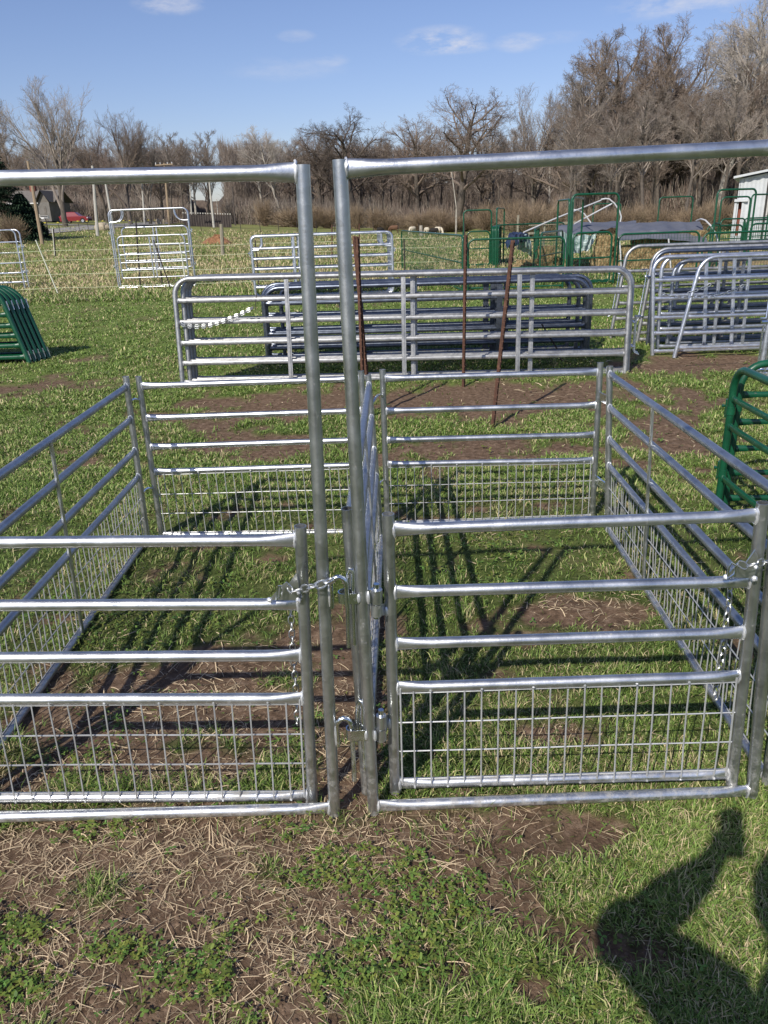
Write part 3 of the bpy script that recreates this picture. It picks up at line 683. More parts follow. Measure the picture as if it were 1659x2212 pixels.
cR = thing('gate_chain', 'silver chain hanging from the right gate latch at the edge of view', 'chain', P(1600, 1230, YG-.09))
mb = MB(); O = cR.location.copy()
ctrl = [P(1596, 1216, YG-.10), P(1612, 1224, YG-.12), P(1640, 1216, YG-.12), P(1664, 1212, YG-.1), P(1668, 1222, YG-.02), P(1640, 1226, YG+.02)]
chain(mb, [p-O for p in ctrl], .034, .0021); mb.build('chain_loop', M['galv_post'], cR)
mb = MB(); chain(mb, [P(x, y, YG+.05)-O for x, y in [(1578, 1262), (1574, 1310), (1566, 1360), (1560, 1420), (1548, 1480), (1545, 1512)]], .032, .0025); mb.build('hanging_chain', M['galv_post'], cR)
mb = MB(); pts = [P(x, y, YG-.10)-O for x, y in [(1572, 1244), (1574, 1226), (1580, 1216), (1590, 1222), (1586, 1240), (1572, 1250)]]; mb.tube(pts, .0032, 6); mb.build('snap_ring', M['zinc'], cR)

# --- hinge barrels: lug on the frame post, lug on the gate post, pin through both
def post_pt(B, T, py): return B+(T-B)*vfrac(0, py, B, T)
def add_part(root, name, mb, mats, smooth=True): return mb.build(name, mats, root, smooth)
frameR = [o for o in COL.objects if o.name.startswith('walkthrough_gateway')][0]; frameL = tfl
def hinge(ya, yb, yc, yd, xb):
    """ya..yb frame barrel, yc..yd gate barrel (photo heights), xb photo column of the barrel"""
    d = Y0+.02; up = lambda y: P(xb, y, d)
    O = V(frameR.location)
    mb = MB(); mb.tube([up(yb)-O, up(ya)-O], .0165, 14); q = (ya+yb)/2
    pp = post_pt(RF_B, RF_T, q); a, b = pp-O+V((.012, 0, 0)), up(q)-O
    h = abs(up(ya).z-up(yb).z); mb.bar(a, b, .005, h*.95); mb.blob(a, (.007, .012, h*.5), 1); mb.blob(a+V((.004, -.012, 0)), (.005, .006, h*.5), 1)
    add_part(frameR, 'hinge_barrel', mb, [M['galv'], M['weld']])
    O2 = OR; mb = MB(); mb.tube([up(yd)-O2, up(yc)-O2], .0155, 14); q = (yc+yd)/2
    pp = post_pt(gB0, gT0, q); a, b = pp-O2+V((-.012, 0, 0)), up(q)-O2; h = abs(up(yc).z-up(yd).z)
    mb.bar(a, b, .005, h*.9); mb.blob(a, (.007, .010, h*.5), 1); mb.blob(a+V((0, -.012, 0)), (.006, .006, h*.45), 1)
    add_part(gateR, 'hinge_barrel', mb, [M['galv'], M['weld']])
    O = V(frameR.location); mb = MB(); mb.tube([up(max(yb, yd)+6)-O, up(min(ya, yc)-12)-O], .0085, 10); add_part(frameR, 'hinge_pin', mb, M['zinc'])
hinge(1273, 1302, 1304, 1329, 813)
hinge(1573, 1597, 1545, 1571, 823)
# --- U straps on the right frame post, reaching left; J hooks on the left post; drop pins through them
def strap(y0, y1, xl, root, B, T):
    O = V(root.location); q = (y0+y1)/2; pp = post_pt(B, T, q); zc = P(xl, y0, Y0).z-P(xl, y1, Y0).z
    left = P(xl, q, Y0); wdt = pp.x-left.x; pts = []
    for s_ in (1, -1):
        pass
    prof = [V((-.008, -.017, 0)), V((-wdt+.016, -.017, 0))]
    for i in range(7):
        a = math.pi*i/6; prof.append(V((-wdt+.016-math.sin(a)*.016, -.017*math.cos(a), 0)))
    prof += [V((-.008, .017, 0))]
    mb = MB(); vs = []
    for p in prof:
        n_ = V((0, 0, 1)); vs += [pp-O+p+V((0, 0, -zc/2)), pp-O+p+V((0, 0, zc/2)), pp-O+p*.93+V((-.001, 0, zc/2)), pp-O+p*.93+V((-.001, 0, -zc/2))]
    k = len(prof); fs = []
    for i in range(k-1):
        for j in range(4): fs.append((i*4+j, i*4+(j+1) % 4, (i+1)*4+(j+1) % 4, (i+1)*4+j))
    mb.add(vs, fs); mb.blob(pp-O+V((-.010, -.015, 0)), (.006, .006, zc*.5), 1)
    add_part(root, 'strap_bracket', mb, [M['zinc'], M['weld']], True)
    return left, wdt
strap(1276, 1298, 729, frameR, RF_B, RF_T)
strap(1570, 1592, 747, frameR, RF_B, RF_T)
def jhook(root, B, T, ytab0, ytab1, pts, d):
    O = V(root.location); mb = MB()
    a, b = post_pt(B, T, ytab1)-O+V((.020, -.004, 0)), post_pt(B, T, ytab0)-O+V((.020, -.004, 0))
    path = [a, b]+[P(x, y, d)-O for x, y in pts]
    mb.tube(path, .0072, 9); mb.blob(lerp(a, b, .5)+V((-.006, -.003, 0)), (.006, .006, (b-a).length*.5), 1)
    add_part(root, 'hook', mb, [M['zinc'], M['weld']])
jhook(frameL, LF_B, LF_T, 1258, 1312, [(718, 1256), (721, 1250), (727, 1247.5), (735, 1247), (742, 1251), (747, 1260), (749, 1281), (751, 1310)], Y0-.002)
jhook(frameL, LF_B, LF_T, 1562, 1610, [(731, 1560), (735, 1554), (742, 1551.5), (750, 1553), (756, 1559), (759, 1569), (760, 1585), (764, 1640), (765.5, 1686)], Y0-.002)
dp = thing('drop_pin', 'upper steel drop pin with bent loop through the centre strap', 'pin', P(757, 1235, Y0))
def pin(root, pts, r=.0062):
    O = V(root.location); mb = MB(); mb.tube([P(x, y, d)-O for x, y, d in pts], r, 9); mb.build('rod', M['zinc'], root)
pin(dp, [(753, 1398, Y0+.012), (751, 1300, Y0+.012), (751, 1262, Y0+.01), (751.5, 1240, Y0+.01), (755, 1231, Y0+.008), (761, 1231, Y0+.008), (763, 1240, Y0+.006), (763, 1275, Y0+.006), (766, 1392, Y0+.006)])
dp = thing('drop_pin', 'lower steel drop pin with bent loop through the bottom centre strap', 'pin', P(778, 1520, Y0))
pin(dp, [(770, 1600, Y0+.02), (772, 1540, Y0+.015), (773, 1522, Y0+.01), (777, 1514, Y0+.008), (782, 1516, Y0+.008), (783, 1530, Y0+.006), (783, 1560, Y0+.006), (788, 1662, Y0+.006)], .0068)

# --- pen sides and backs
YB = 4.12
FB0, FT0 = G(350, 1160), P(298.5, 813, G(350, 1160).y); FB1 = G(806, 1152); FT1 = P(779, 801, FB1.y)
rf = rails_from(FB0, FT0, FB1, FT1, (834, 903, 965.5, 1019, 1156), (818, 887, 950, 1004, 1148))
sheep_panel('pen_fence', 'back panel of the left pen, four rails over a strip of wire grid', 'fence panel', FB0, FT0, FB1, FT1, rf, nv=23, group='back panels of the pens')
GB0, GB1 = G(837, 1128), G(1280, 1122); GB0.y = GB1.y = max(GB0.y, GB1.y)-.05
GB0 = P(837, 1128, GB1.y); GB0.z = 0; GT0 = P(826, 798, GB0.y); GT1 = P(1297, 783, GB1.y)
rgx = rails_from(GB0, GT0, GB1, GT1, (818, 888, 951, 1003, 1132), (803.5, 875, 939, 994, 1117))
sheep_panel('pen_fence', 'back panel of the right pen, nearest the leaning rusty post', 'fence panel', GB0, GT0, GB1, GT1, rgx, nv=23, group='back panels of the pens')
EB1 = G(319, 1168); ET1 = P(271.5, 813, EB1.y); EB0 = V((-1.375, 1.93, 0)); ET0 = EB0+V((.03, 0, .945))
ev = [vfrac(0, a, EB1, ET1) for a in (835, 905, 973, 1029)]+[.015]
enear = [.950, .80, .645, .515, .015]
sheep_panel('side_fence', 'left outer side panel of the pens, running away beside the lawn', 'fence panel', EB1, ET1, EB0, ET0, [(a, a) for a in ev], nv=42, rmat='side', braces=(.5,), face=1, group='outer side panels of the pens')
HB1 = G(1312, 1148); HT1 = P(1317, 791, HB1.y); HB0 = G(1656, 1692); HT0 = P(1690, 1075, HB0.y); HT0.z = .93; HT0.x = HB0.x+.0
hv = [vfrac(0, a, HB1, HT1) for a in (808, 880, 948, 1005)]+[.015]
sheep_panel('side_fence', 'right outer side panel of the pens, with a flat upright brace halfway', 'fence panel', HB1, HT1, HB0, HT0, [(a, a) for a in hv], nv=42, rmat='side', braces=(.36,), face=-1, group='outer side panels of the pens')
CB1 = G(824, 1168); CT1 = P(795, 810, CB1.y); CB0 = P(793, 1722, 1.955); CB0.z = 0; CT0 = P(750, 1098, 1.955)
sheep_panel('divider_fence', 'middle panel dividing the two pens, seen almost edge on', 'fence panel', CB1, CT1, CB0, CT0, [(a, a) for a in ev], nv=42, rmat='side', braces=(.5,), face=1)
print('panel heights', FT0.z, GT0.z, ET1.z, HT1.z, CT1.z, CT0.z, 'E', EB1, 'H', HB1, HB0, 'C', CB1, CB0)
# small connecting hooks at the back corners
def corner_hook(label, a, b, d0, zs):
    t = thing('connector_pin', label, 'pin', (a+b)/2, 'pins joining the back corners'); O = V(t.location)
    for z in zs:
        mb = MB(); p, q = V((a.x, a.y, z))-O, V((b.x, b.y, z))-O; m2 = (p+q)/2
        mb.tube([p+V((0, 0, -.03)), p+V((0, 0, .02)), lerp(p, q, .25)+V((0, 0, .035)), m2+V((0, -.01, .04)), lerp(p, q, .75)+V((0, 0, .03)), q+V((0, 0, .0)), q+V((0, 0, -.07))], .0065, 8)
        mb.build('pin', M['zinc'], t)
corner_hook('hooked pins joining the left side panel to the back', lerp(EB1, ET1, .8), lerp(FB0, FT0, .8), 0, (.78, .27))
corner_hook('hooked pins joining the centre divider to the back', lerp(CB1, CT1, .8)+V((.01, 0, 0)), lerp(GB0, GT0, .8), 0, (.76, .27))
t = thing('connector_pin', 'flat links joining the right side panel to the back', 'pin', lerp(GB1, HB1, .5), 'pins joining the back corners'); O = V(t.location)
for v in (.80, .27):
    mb = MB(); mb.bar(lerp(GB1, GT1, v)-O, lerp(HB1, HT1, v)-O, .01, .045); mb.build('link', M['zinc'], t)

# ================================================================== rusty T posts
def t_post(label, base, top, group=None):
    L = (V(top)-V(base)).length; t = thing('t_post', label, 'post', base, group); d = (V(top)-V(base))/L
    mb = MB(); o = V((0, 0, 0)); dn = -d*.05
    mb.bar(dn, d*L, .034, .004, up=(0, 1, 0)); mb.bar(dn+V((0, -.017, 0)), d*L+V((0, -.017, 0)), .004, .030, up=(0, 1, 0))
    n = int(L/.055)
    for i in range(2, n):
        p = d*(i*.055)+V((0, -.030, 0)); mb.bar(p+V((-.007, 0, 0)), p+V((.007, 0, 0)), .008, .011, up=tuple(d))
    mb.build('shaft', M['rust'], t, False)
b = foot(783, 7.0); t_post('rusty studded post just behind the divider, left of its close pair', b, P(765, 510, 7.0), 'rusty T posts')
b = foot(793, 6.7); b.x = P(785, 862, 6.7).x; t_post('rusty studded post nearest the tall frame post, right of its close pair', b, P(772, 511, 6.7), 'rusty T posts')
b = G(1001, 836); t_post('upright rusty studded post in front of the grey gate stack', b, P(1006, 507, b.y-.1), 'rusty T posts')
b = G(1064, 922); t_post('rusty T post leaning to the right over the bare soil', b, P(1108, 519, b.y+.1), 'rusty T posts')

# ================================================================== bow gates and panels (built once per kind, then copied)
def arc(cx, cz, r, a0, a1, n=6):
    return [V((cx+r*math.cos(math.radians(lerp(a0, a1, i/n))), 0, cz+r*math.sin(math.radians(lerp(a0, a1, i/n))))) for i in range(n+1)]
def bow_gate(name, W, H, zr, ux=(), r=.021, rr=.0175, cr=.16, mat='old', mesh=None, bottom=True, brace_w=.05, clamps=False, corner_bows=False, base=0, rbot=False, latch_rod=False):
    """one tube bent over both top corners; horizontal rails at heights zr; upright braces at ux; local x along, z up"""
    t = thing(name, 'x', 'x'); m_ = M[mat]
    z0 = base
    path = [V((0, 0, z0))]+arc(cr, H-cr, cr, 180, 90)+arc(W-cr, H-cr, cr, 90, 0)+[V((W, 0, z0))]
    if rbot:
        path = arc(cr, z0+cr, cr, 270, 180)[0:]+arc(cr, H-cr, cr, 180, 90)+arc(W-cr, H-cr, cr, 90, 0)+arc(W-cr, z0+cr, cr, 0, -90)
        mb = MB(); mb.tube(path, r, 10, closed=True, up=(0, 1, 0)); mb.build('frame', m_, t)
    else:
        mb = MB(); mb.tube(path, r, 10, up=(0, 1, 0)); mb.build('frame', m_, t)
    for z in zr:
        mb = MB(); rail_tube(mb, (r*.8, 0, z), (W-r*.8, 0, z), rr, n=8, weld=False)
        mb.blob((r*1.1, 0, z), (.012, rr*1.05, rr*1.35), n=6, rings=4); mb.blob((W-r*1.1, 0, z), (.012, rr*1.05, rr*1.35), n=6, rings=4)
        mb.build('rail', m_, t)
    zb, zt = (zr[-1] if zr else z0+.05), H-r
    for u in ux:
        mb = MB(); h_ = r*.9; w2 = brace_w/2
        mb.box((u-w2, -h_-.003, zb), (u+w2, -h_, zt)); mb.box((u-w2, -h_, zb), (u-w2+.004, -h_+.022, zt)); mb.box((u+w2-.004, -h_, zb), (u+w2, -h_+.022, zt))
        mb.box((u-w2*.3, -h_-.010, zb+.004), (u+w2*.3, -h_-.003, zt-.004))
        mb.build('brace', m_, t, False)
    if mesh:
        ztop, zbot, sx, sz = mesh; mb = MB(); n = int((W-.04)/sx)
        for i in range(n+1):
            x = .02+(W-.04)*i/n; mb.bar((x, .004, zbot), (x, .004, ztop), .0045, .0045, up=(0, 1, 0))
        k = max(2, int((ztop-zbot)/sz))
        for i in range(k+1):
            z = lerp(zbot, ztop, i/k); mb.bar((.02, 0, z), (W-.02, 0, z), .0045, .0045)
        mb.build('wire_mesh', M[mat] if mat == 'green' else M['wire'], t, False)
    if corner_bows:
        for s_ in (0, 1):
            q = [V((.0, 0, H-.30)), V((.10, 0, H-.30))]+[V((.10+.14*math.sin(math.radians(a)), 0, H-.30+.14*(1-math.cos(math.radians(a))))) for a in (20, 45, 70, 90)]+[V((.24, 0, H-r))]
            if s_: q = [V((W-p.x, 0, p.z)) for p in q]
            mb = MB(); mb.tube(q, rr*.9, 8, up=(0, 1, 0)); mb.build('corner_bow', m_, t)
    if clamps:
        for x in (0, W):
            for z in (H*.30, H*.72):
                mb = MB(); s_ = -1 if x == 0 else 1
                mb.tube([(x, 0, z-.022), (x, 0, z+.022)], r*1.22, 10); mb.bar((x, 0, z), (x+s_*.055, 0, z), .012, .036); mb.tube([(x+s_*.055, 0, z-.05), (x+s_*.055, 0, z+.05)], .010, 8); mb.tube([(x+s_*.05, -.0, z+.01), (x+s_*.09, -.01, z+.01)], .006, 6)
                mb.build('clamp', M['zinc'] if mat != 'green' else m_, t)
    if latch_rod:
        mb = MB(); x = W+r*2.2; mb.tube([(x+.05, -.03, .22), (x, -.03, .24), (x, -.03, H*.55), (x+.06, -.04, H*.55)], .008, 7)
        mb.tube([(x-.03, -.015, H*.5), (x+.012, -.015, H*.5)], .010, 6); mb.tube([(x-.03, -.015, .3), (x+.012, -.015, .3)], .010, 6); mb.build('latch_rod', M['zinc'], t)
    return t
_made = {}
def put(key, maker, BL, BR, lean, label, cat, group=None, z=None):
    """stand a copy of a kind of gate with its foot from BL towards BR; lean = how far the top tips back (metres per metre)"""
    if key not in _made: root = maker(); _made[key] = root
    else: root = dup(_made[key])
    BL, BR = V(BL), V(BR)
    x = (BR-BL).normalized(); y = V((0, 0, 1)).cross(x).normalized(); zz = (x.cross(y)+y*lean).normalized(); y2 = zz.cross(x)
    root.matrix_world = Matrix(((x.x, y2.x, zz.x, BL.x), (x.y, y2.y, zz.y, BL.y), (x.z, y2.z, zz.z, BL.z), (0, 0, 0, 1)))
    tag(root, label, cat)
    if group: root['group'] = group
    elif 'group' in root: del root['group']
    return root
def pt(px, d, z=0): p = P(px, 800, d); return p
def on(px, py, dz=0.):  # ground point
    p = G(px, py); p.z += dz; return p
def xat(px, y, z=0.):
    """ground point at depth y seen in photo column px (taken at height z)"""
    lo, hi = -60., 60.
    for _ in range(50):
        m2 = (lo+hi)/2
        if proj(V((m2, y, TZ(m2, y)+z)))[0] < px: lo = m2
        else: hi = m2
    return V((lo, y, TZ(lo, y)))

# --- weathered farm gates in a leaning stack (centre)
kB, kC = xat(396, 8.40), xat(1350, 8.42)
kB.z += .03; kC.z -= .035
kW = (kC-kB).length; H1 = (P(402, 598, 8.6).z+P(1343, 584, 8.4).z)/2

print('farm gate', kB, kC, kW, proj(kB+V((0, 0, H1))), proj(kC+V((0, 0, H1))))
zk = [H1*q for q in (.80, .60, .405, .215, .03)]
farm = lambda: bow_gate('farm_gate', kW, H1, zk, (kW*.245, kW*.50, kW*.755), .027, .024, .17, 'old', brace_w=.046)
farm2 = lambda: bow_gate('farm_gate', kW*.995, H1, zk, (kW*.507, kW*.772), .027, .024, .17, 'old', brace_w=.046, latch_rod=True)
lean1 = .10
put('farm', farm, kB, kC, lean1, 'weathered grey five-rail farm gate at the front of the leaning centre stack', 'farm gate')
for i in range(3):
    d = .075*(i+1); o_ = V((-.004*i, d, 0)); sh = V((kW*.014+.02*i, 0, 0))
    root = put('farm2', farm2, kB+o_+sh+V((kW*.0, 0, 0)), kC+o_+sh*.25, lean1, 'grey farm gate with a latch rod, packed behind the front one', 'farm gate', 'farm gates packed in the centre stack')
# chain on the front farm gate, with black tie
t = thing('gate_chain', 'loose double chain drooping across the left end of the weathered farm gate', 'chain', P(398, 702, 8.45)); O = V(t.location)
mb = MB()
for dz in (0, .012):
    pts = [P(x, y, 8.44)-O+V((0, -dz, -dz*1.2)) for x, y in [(392, 697), (400, 702), (425, 704), (450, 702), (480, 693), (510, 681), (530, 672), (547, 663)]]; chain(mb, pts, .05, .0042)
mb.build('links', M['galv_post'], t)
mb = MB(); mb.tube([P(555, 628, 8.5)-O, P(551, 662, 8.45)-O, P(553, 672, 8.46)-O], .004, 5); mb.build('black_tie', M['black_steel'], t)

# --- bow gates behind, shade put into their colour, tipped the other way
bB, bC = xat(583, 9.75), xat(1262, 9.55); bW = (bC-bB).length; H2 = P(900, 612, 9.7).z
zb_ = [H2*q for q in (.80, .60, .40, .21, .03)]
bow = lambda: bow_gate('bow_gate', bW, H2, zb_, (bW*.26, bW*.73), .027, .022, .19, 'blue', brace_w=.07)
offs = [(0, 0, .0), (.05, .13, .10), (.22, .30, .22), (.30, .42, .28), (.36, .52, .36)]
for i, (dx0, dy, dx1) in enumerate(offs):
    put('bow', bow, bB+V((dx0*(1 if i % 2 else .3)-.05*i, dy, 0)), bC+V((dx1*.8, dy, 0)), -.045+.012*i, 'tube gate in dark bluish shade tones leaning in the row behind the grey farm gates', 'tube gate', 'dark bluish tube gates behind the farm gates')
mb = MB(); a, b_ = P(1170, 700, 9.3), P(1220, 797, 9.3); t = thing('strap_band', 'thin black strap hanging crookedly behind the grey gate stack', 'strap', b_); O = V(b_)
mb.tube([a-O, lerp(a, b_, .5)-O+V((.03, 0, 0)), b_-O], .010, 6); ob = mb.build('band', M['black_steel'], t)

# --- silver gates stacked at the right
s0 = on(1456, 773); sW = 3.3; H3 = P(1500, 556, 9.25).z
print('right stack', s0, proj(s0+V((0, 0, H3))))
zs = [H3*q for q in (.80, .605, .41, .225, .03)]
shine = lambda: bow_gate('silver_gate', sW, H3, zs, (), .024, .021, .16, 'white', brace_w=.035)
shine2 = lambda: bow_gate('silver_gate', sW, H3, zs, (sW*.27, sW*.40, ), .024, .021, .17, 'white', brace_w=.045, latch_rod=True)
def lean_gate(key, mk, px0, py0, px1, lean, dyR, label, group, zt=None, tilt=0):
    a = on(px0, py0); b = V((a.x+sW, a.y+dyR, 0)); return put(key, mk, a, b, lean, label, 'tube gate', group)
# front gate leans sideways: slanted left post
def skew_gate(a, W, H, dxtop, leany, rails, label, mat='white', r=.024, rr=.021, group=None, ups=(), chain_=False, name='silver_gate', cr=.17):
    """gate whose end post slants: built in place with its own proportions"""
    t = thing(name, label, 'tube gate', a, group); m_ = M[mat]
    def f(x, z): return V((x+dxtop*z/H, leany*z, z))
    k = []
    for i in range(7):
        an = math.radians(180-90*i/6); k.append(f(cr+cr*math.cos(an), H-cr+cr*math.sin(an)))
    mb = MB(); mb.tube([f(0, 0)]+k+[f(W-cr, H)]+[f(W-cr+cr*math.sin(math.radians(15*i)), H-cr+cr*math.cos(math.radians(15*i))) for i in range(1, 7)]+[f(W, 0)], r, 10, up=(0, 1, 0)); mb.build('frame', m_, t)
    for z in rails:
        mb = MB(); rail_tube(mb, f(r*.8, z), f(W-r*.8, z), rr, n=8, weld=False); mb.blob(f(r*1.2, z), (.012, .022, .028), n=6, rings=4); mb.build('rail', m_, t)
    for u in ups:
        mb = MB(); mb.bar(f(u, .04)+V((0, -.025, 0)), f(u, H-r)+V((0, -.025, 0)), .04, .012, up=(0, 1, 0)); mb.bar(f(u+.004, .04)+V((0, -.035, 0)), f(u, H-r)+V((0, -.035, 0)), .014, .012, up=(0, 1, 0)); mb.build('brace', m_, t, False)
    return t
a = on(1456, 773); a.z = 0
skew_gate(a, 2.6, H3, .23, .05, [H3*q for q in (.79, .60, .415, .25, .10, .03)][:5], 'silver gate at the front of the right stack, with a slanting left post', ups=())
a = on(1415, 771); a.y += .1; a.z = 0
skew_gate(a, 3.2, H3, -.07, .06, [H3*q for q in (.77, .585, .39, .23, .04)], 'silver gate second in the right stack, its left post leaning slightly left', ups=(.62, .95))
a = on(1428, 762); a.y += .15; a.z = 0
skew_gate(a, 3.1, H3*.985, -.03, .03, [H3*q for q in (.77, .585, .39, .23, .04)], 'silver gate third in the right stack, tucked just inside the second', 'white', ups=(.70, 1.06))
for i, (px, py, dxt, lab) in enumerate([(1398, 748, .0, 'silver gate in the right stack standing straight behind the leaning ones'), (1375, 744, .14, 'silver gate reaching out left behind the right stack, post slanting right'), (1318, 731, .16, 'furthest left silver gate of the right stack, post slanting right with a latch rod')]):
    a = on(px, py); a.z = 0
    g = skew_gate(a, 3.3, H3+.03+.02*i, dxt, .02, [H3*q for q in (.78, .60, .41, .23, .05)], lab, 'blue' if i == 0 else 'old', ups=(.9+.2*i,))  # the straight gate takes the dark steel, shade inside the stack painted in
    if i:
        mb = MB(); mb.tube([(dxt*.2-.10, -.04, .30), (dxt*.2-.05, -.04, .32), (dxt*.75-.06, -.04, .95), (dxt*.8-.14, -.05, .95)], .009, 7); mb.tube([(dxt*.7-.08, -.02, .86), (dxt*.7+.02, -.02, .86)], .014, 7); mb.tube([(dxt*.25-.08, -.02, .36), (dxt*.25+.02, -.02, .36)], .014, 7); mb.build('latch_rod', M['zinc'], g)
for i, (px, py) in enumerate([(1440, 752), (1447, 745)]):
    a = on(px, py); a.z = 0
    skew_gate(a, 3.0, H3*.93, .03*i, .02, [H3*q for q in (.74, .56, .38, .21, .05)], 'gate in dark bluish shade tones at the back of the right stack, mostly behind the others', 'side', ups=(.85,) if i == 0 else (), group='dark gates at the back of the right stack')  # shade deep in the stack is put into the gate colour
# pair of upright gate ends at the right edge
for i, (px, lab) in enumerate([(1640, 'silver gate end at the right edge, left of the close pair, with latch rods'), (1657, 'silver gate end cut off by the right edge of the view')]):
    a = xat(px, 7.86); g = skew_gate(a, 2.4, H3*.97, .03, .0, [H3*q for q in (.60, .41, .23, .05)], lab, 'white', ups=())
    mb = MB(); mb.tube([(-.10, -.04, .62), (-.04, -.04, .62), (-.04, -.04, 1.16)], .010, 7); mb.tube([(-.05, -.03, .08), (-.05, -.03, .55)], .010, 7)
    for z in (1.12, .10, .58): mb.tube([(-.07, -.02, z), (.03, -.02, z)], .017, 7)
    mb.build('latch_rod', M['zinc'], g)
t = thing('gate_chain', 'long slack chain strung across the silver gates of the right stack', 'chain', P(1425, 635, 8.0)); O = V(t.location); mb = MB()
for path in ([(1430, 634), (1450, 640), (1475, 642), (1500, 640), (1530, 642), (1560, 636), (1590, 625), (1613, 613)], [(1486, 634), (1500, 628), (1520, 622), (1535, 614)]):
    chain(mb, [P(x, y, 7.86)-O for x, y in path], .045, .0038)
mb.build('links', M['galv_post'], t)

# --- green gates
gH = 1.25
green_gate = lambda: bow_gate('green_gate', 3.0, gH, [gH*q for q in (.80, .61, .42, .24, .04)], (), .021, .0165, .17, 'green', clamps=True, base=.0)
a = on(1548, 1115); a.z = 0
print('green gate', a, proj(a+V((0, 0, gH))), proj(a+V((.05, 0, gH-.17))))
hgG = P(1563, 793, a.y).z
def green_gate(): return bow_gate('green_gate', 2.6, hgG, [hgG*q for q in (.80, .62, .44, .27, .09)], (), .021, .0165, .13, 'green', clamps=True)
dn = G(1659, 932, hgG*.8)-G(1557, 872, hgG*.8); dn.z = 0; dn.normalize(); df_ = G(1659, 871, hgG*.8)-G(1570, 873, hgG*.8); df_.z = 0; df_.normalize()
put('green', green_gate, a, a+dn*2.6, .0, 'green tube gate at the right edge, running towards the viewer', 'tube gate')
put('green', green_gate, a+V((.07, .07, 0)), a+V((.07, .07, 0))+df_*2.6, .0, 'green tube gate at the right edge, running away to the right', 'tube gate')
# green stack at the left edge
gl = on(88, 781); gl.z = 0; hgl = P(40, 618, gl.y).z; W_ = 3.0
print('left green', gl, hgl)
for i in range(5):
    e = gl+V((.035*i-.10-W_, .075*i-.12, 0)); hh = hgl+.02-.012*i
    g = skew_gate(e, W_, hh, -.27, .06, [hh*q for q in (.78, .63, .49, .36, .23, .08)], 'green tube gate in the leaning stack at the left edge', 'green', .034, .029, 'green gates stacked at the left edge', (1.5,), name='green_gate', cr=.22)
    for z in (.10, .75):
        mb = MB(); q = V((W_-.27*z/hh, .06*z, z)); mb.tube([q+V((0, 0, -.03)), q+V((-.02, 0, .03))], .031, 10); mb.tube([q+V((.05, 0, -.06)), q+V((.03, 0, .06))], .009, 7); mb.bar(q, q+V((.05, 0, 0)), .012, .036); mb.build('clamp', M['zinc'], g)
# --- pale walk-through frames standing in the middle distance
nB, nC = on(258, 626), on(423, 619); nd = (nB.y+nC.y)/2
hN = P(246, 454, nB.y).z-nB.z
print('white frame', nB, nC, hN, (nC-nB).length)
nC = xat(423, nB.y); nW = (nC-nB).length
def wt():
    t = bow_gate('walk_gate', nW, hN, [], (), .022, .018, .14, 'white', clamps=True)
    # corner loops, inner gate
    for s_ in (0, 1):
        q = [V((0, 0, hN-.62*.5)), V((.14, 0, hN-.31))]+[V((.14+.22*math.sin(math.radians(a)), 0, hN-.31+.22*(1-math.cos(math.radians(a))))) for a in (25, 50, 75, 90)]+[V((.36, 0, hN-.02))]
        if s_: q = [V((nW-p.x, 0, p.z)) for p in q]
        mb = MB(); mb.tube(q, .017, 8, up=(0, 1, 0)); mb.build('corner_bow', M['white'], t)
    mb = MB(); mb.tube([(0, 0, .05), (nW, 0, .05)], .013, 8); mb.build('sill_rail', M['white'], t)
    return t
put('wt', wt, nB, nC, .01, 'pale tall walk-through frame with curved corner braces standing in the lawn', 'gate frame')
put('wt', wt, nB+V((-.12, .55, 0)), nC+V((-.55, .6, 0)), .0, 'second pale walk-through frame standing close behind the first', 'gate frame')
iB = xat(266, nB.y-.06, .25); iC = xat(408, nB.y-.06, .25); iW = (iC-iB).length; iz = P(266, 601, nB.y-.06).z; iH = P(262, 511, nB.y-.06).z-iz
iB.z += iz; iC.z += iz
ig = lambda: bow_gate('walk_gate_leaf', iW, iH, [iH*q for q in (.79, .56, .37, .19, .0)], (iW*.48, iW*.53), .020, .017, .13, 'white', brace_w=.03)
put('ig', ig, iB, iC, .0, 'pale five-rail gate hung inside the front walk-through frame', 'tube gate')
put('ig', ig, iB+V((0, .5, .22)), iC+V((-.25, .52, .22)), .0, 'pale five-rail gate hung a little higher in the rear walk-through frame', 'tube gate')
# --- pale panels at the far left edge
eR = on(62, 624); e0 = eR+V((-2.6, .2, 0)); eH = P(42, 496, eR.y).z-eR.z
pg = lambda: bow_gate('stock_fence', 2.6, eH, [eH*q for q in (.80, .62, .45, .28, .12)], (.7, 1.7), .022, .018, .14, 'white', clamps=True)
put('pg', pg, e0+V((.0, -.9, 0)), eR+V((-.06, -.05, 0)), .05, 'pale stock panel cut off by the left edge, standing at a slant', 'fence panel')
put('pg', pg, e0, eR+V((0, .05, 0)), .03, 'pale stock panel cut off by the left edge, standing square behind the slanted one', 'fence panel')
# --- pale stack with curved corner loops, centre
qa = xat(553, 18.6); qb = xat(850, 18.6); qH = P(553, 511, 18.6).z; qW = (qb-qa).length; qz = .08
print('pale stack', qa, qb, qH)
ps = lambda: bow_gate('stock_fence', qW, qH, [qH*q for q in (.80, .635, .47, .31, .17)], (qW*.30, qW*.34), .030, .025, .12, 'white', clamps=True, corner_bows=True, rbot=True, brace_w=.04)
for i in range(5):
    put('ps', ps, qa+V((-.02*i, .12*i, 0)), qb+V((.02*i, .12*i, 0)), .02, 'pale stock panel with curved corner loops in the centre distance stack', 'fence panel', 'pale stock panels stacked in the centre distance')

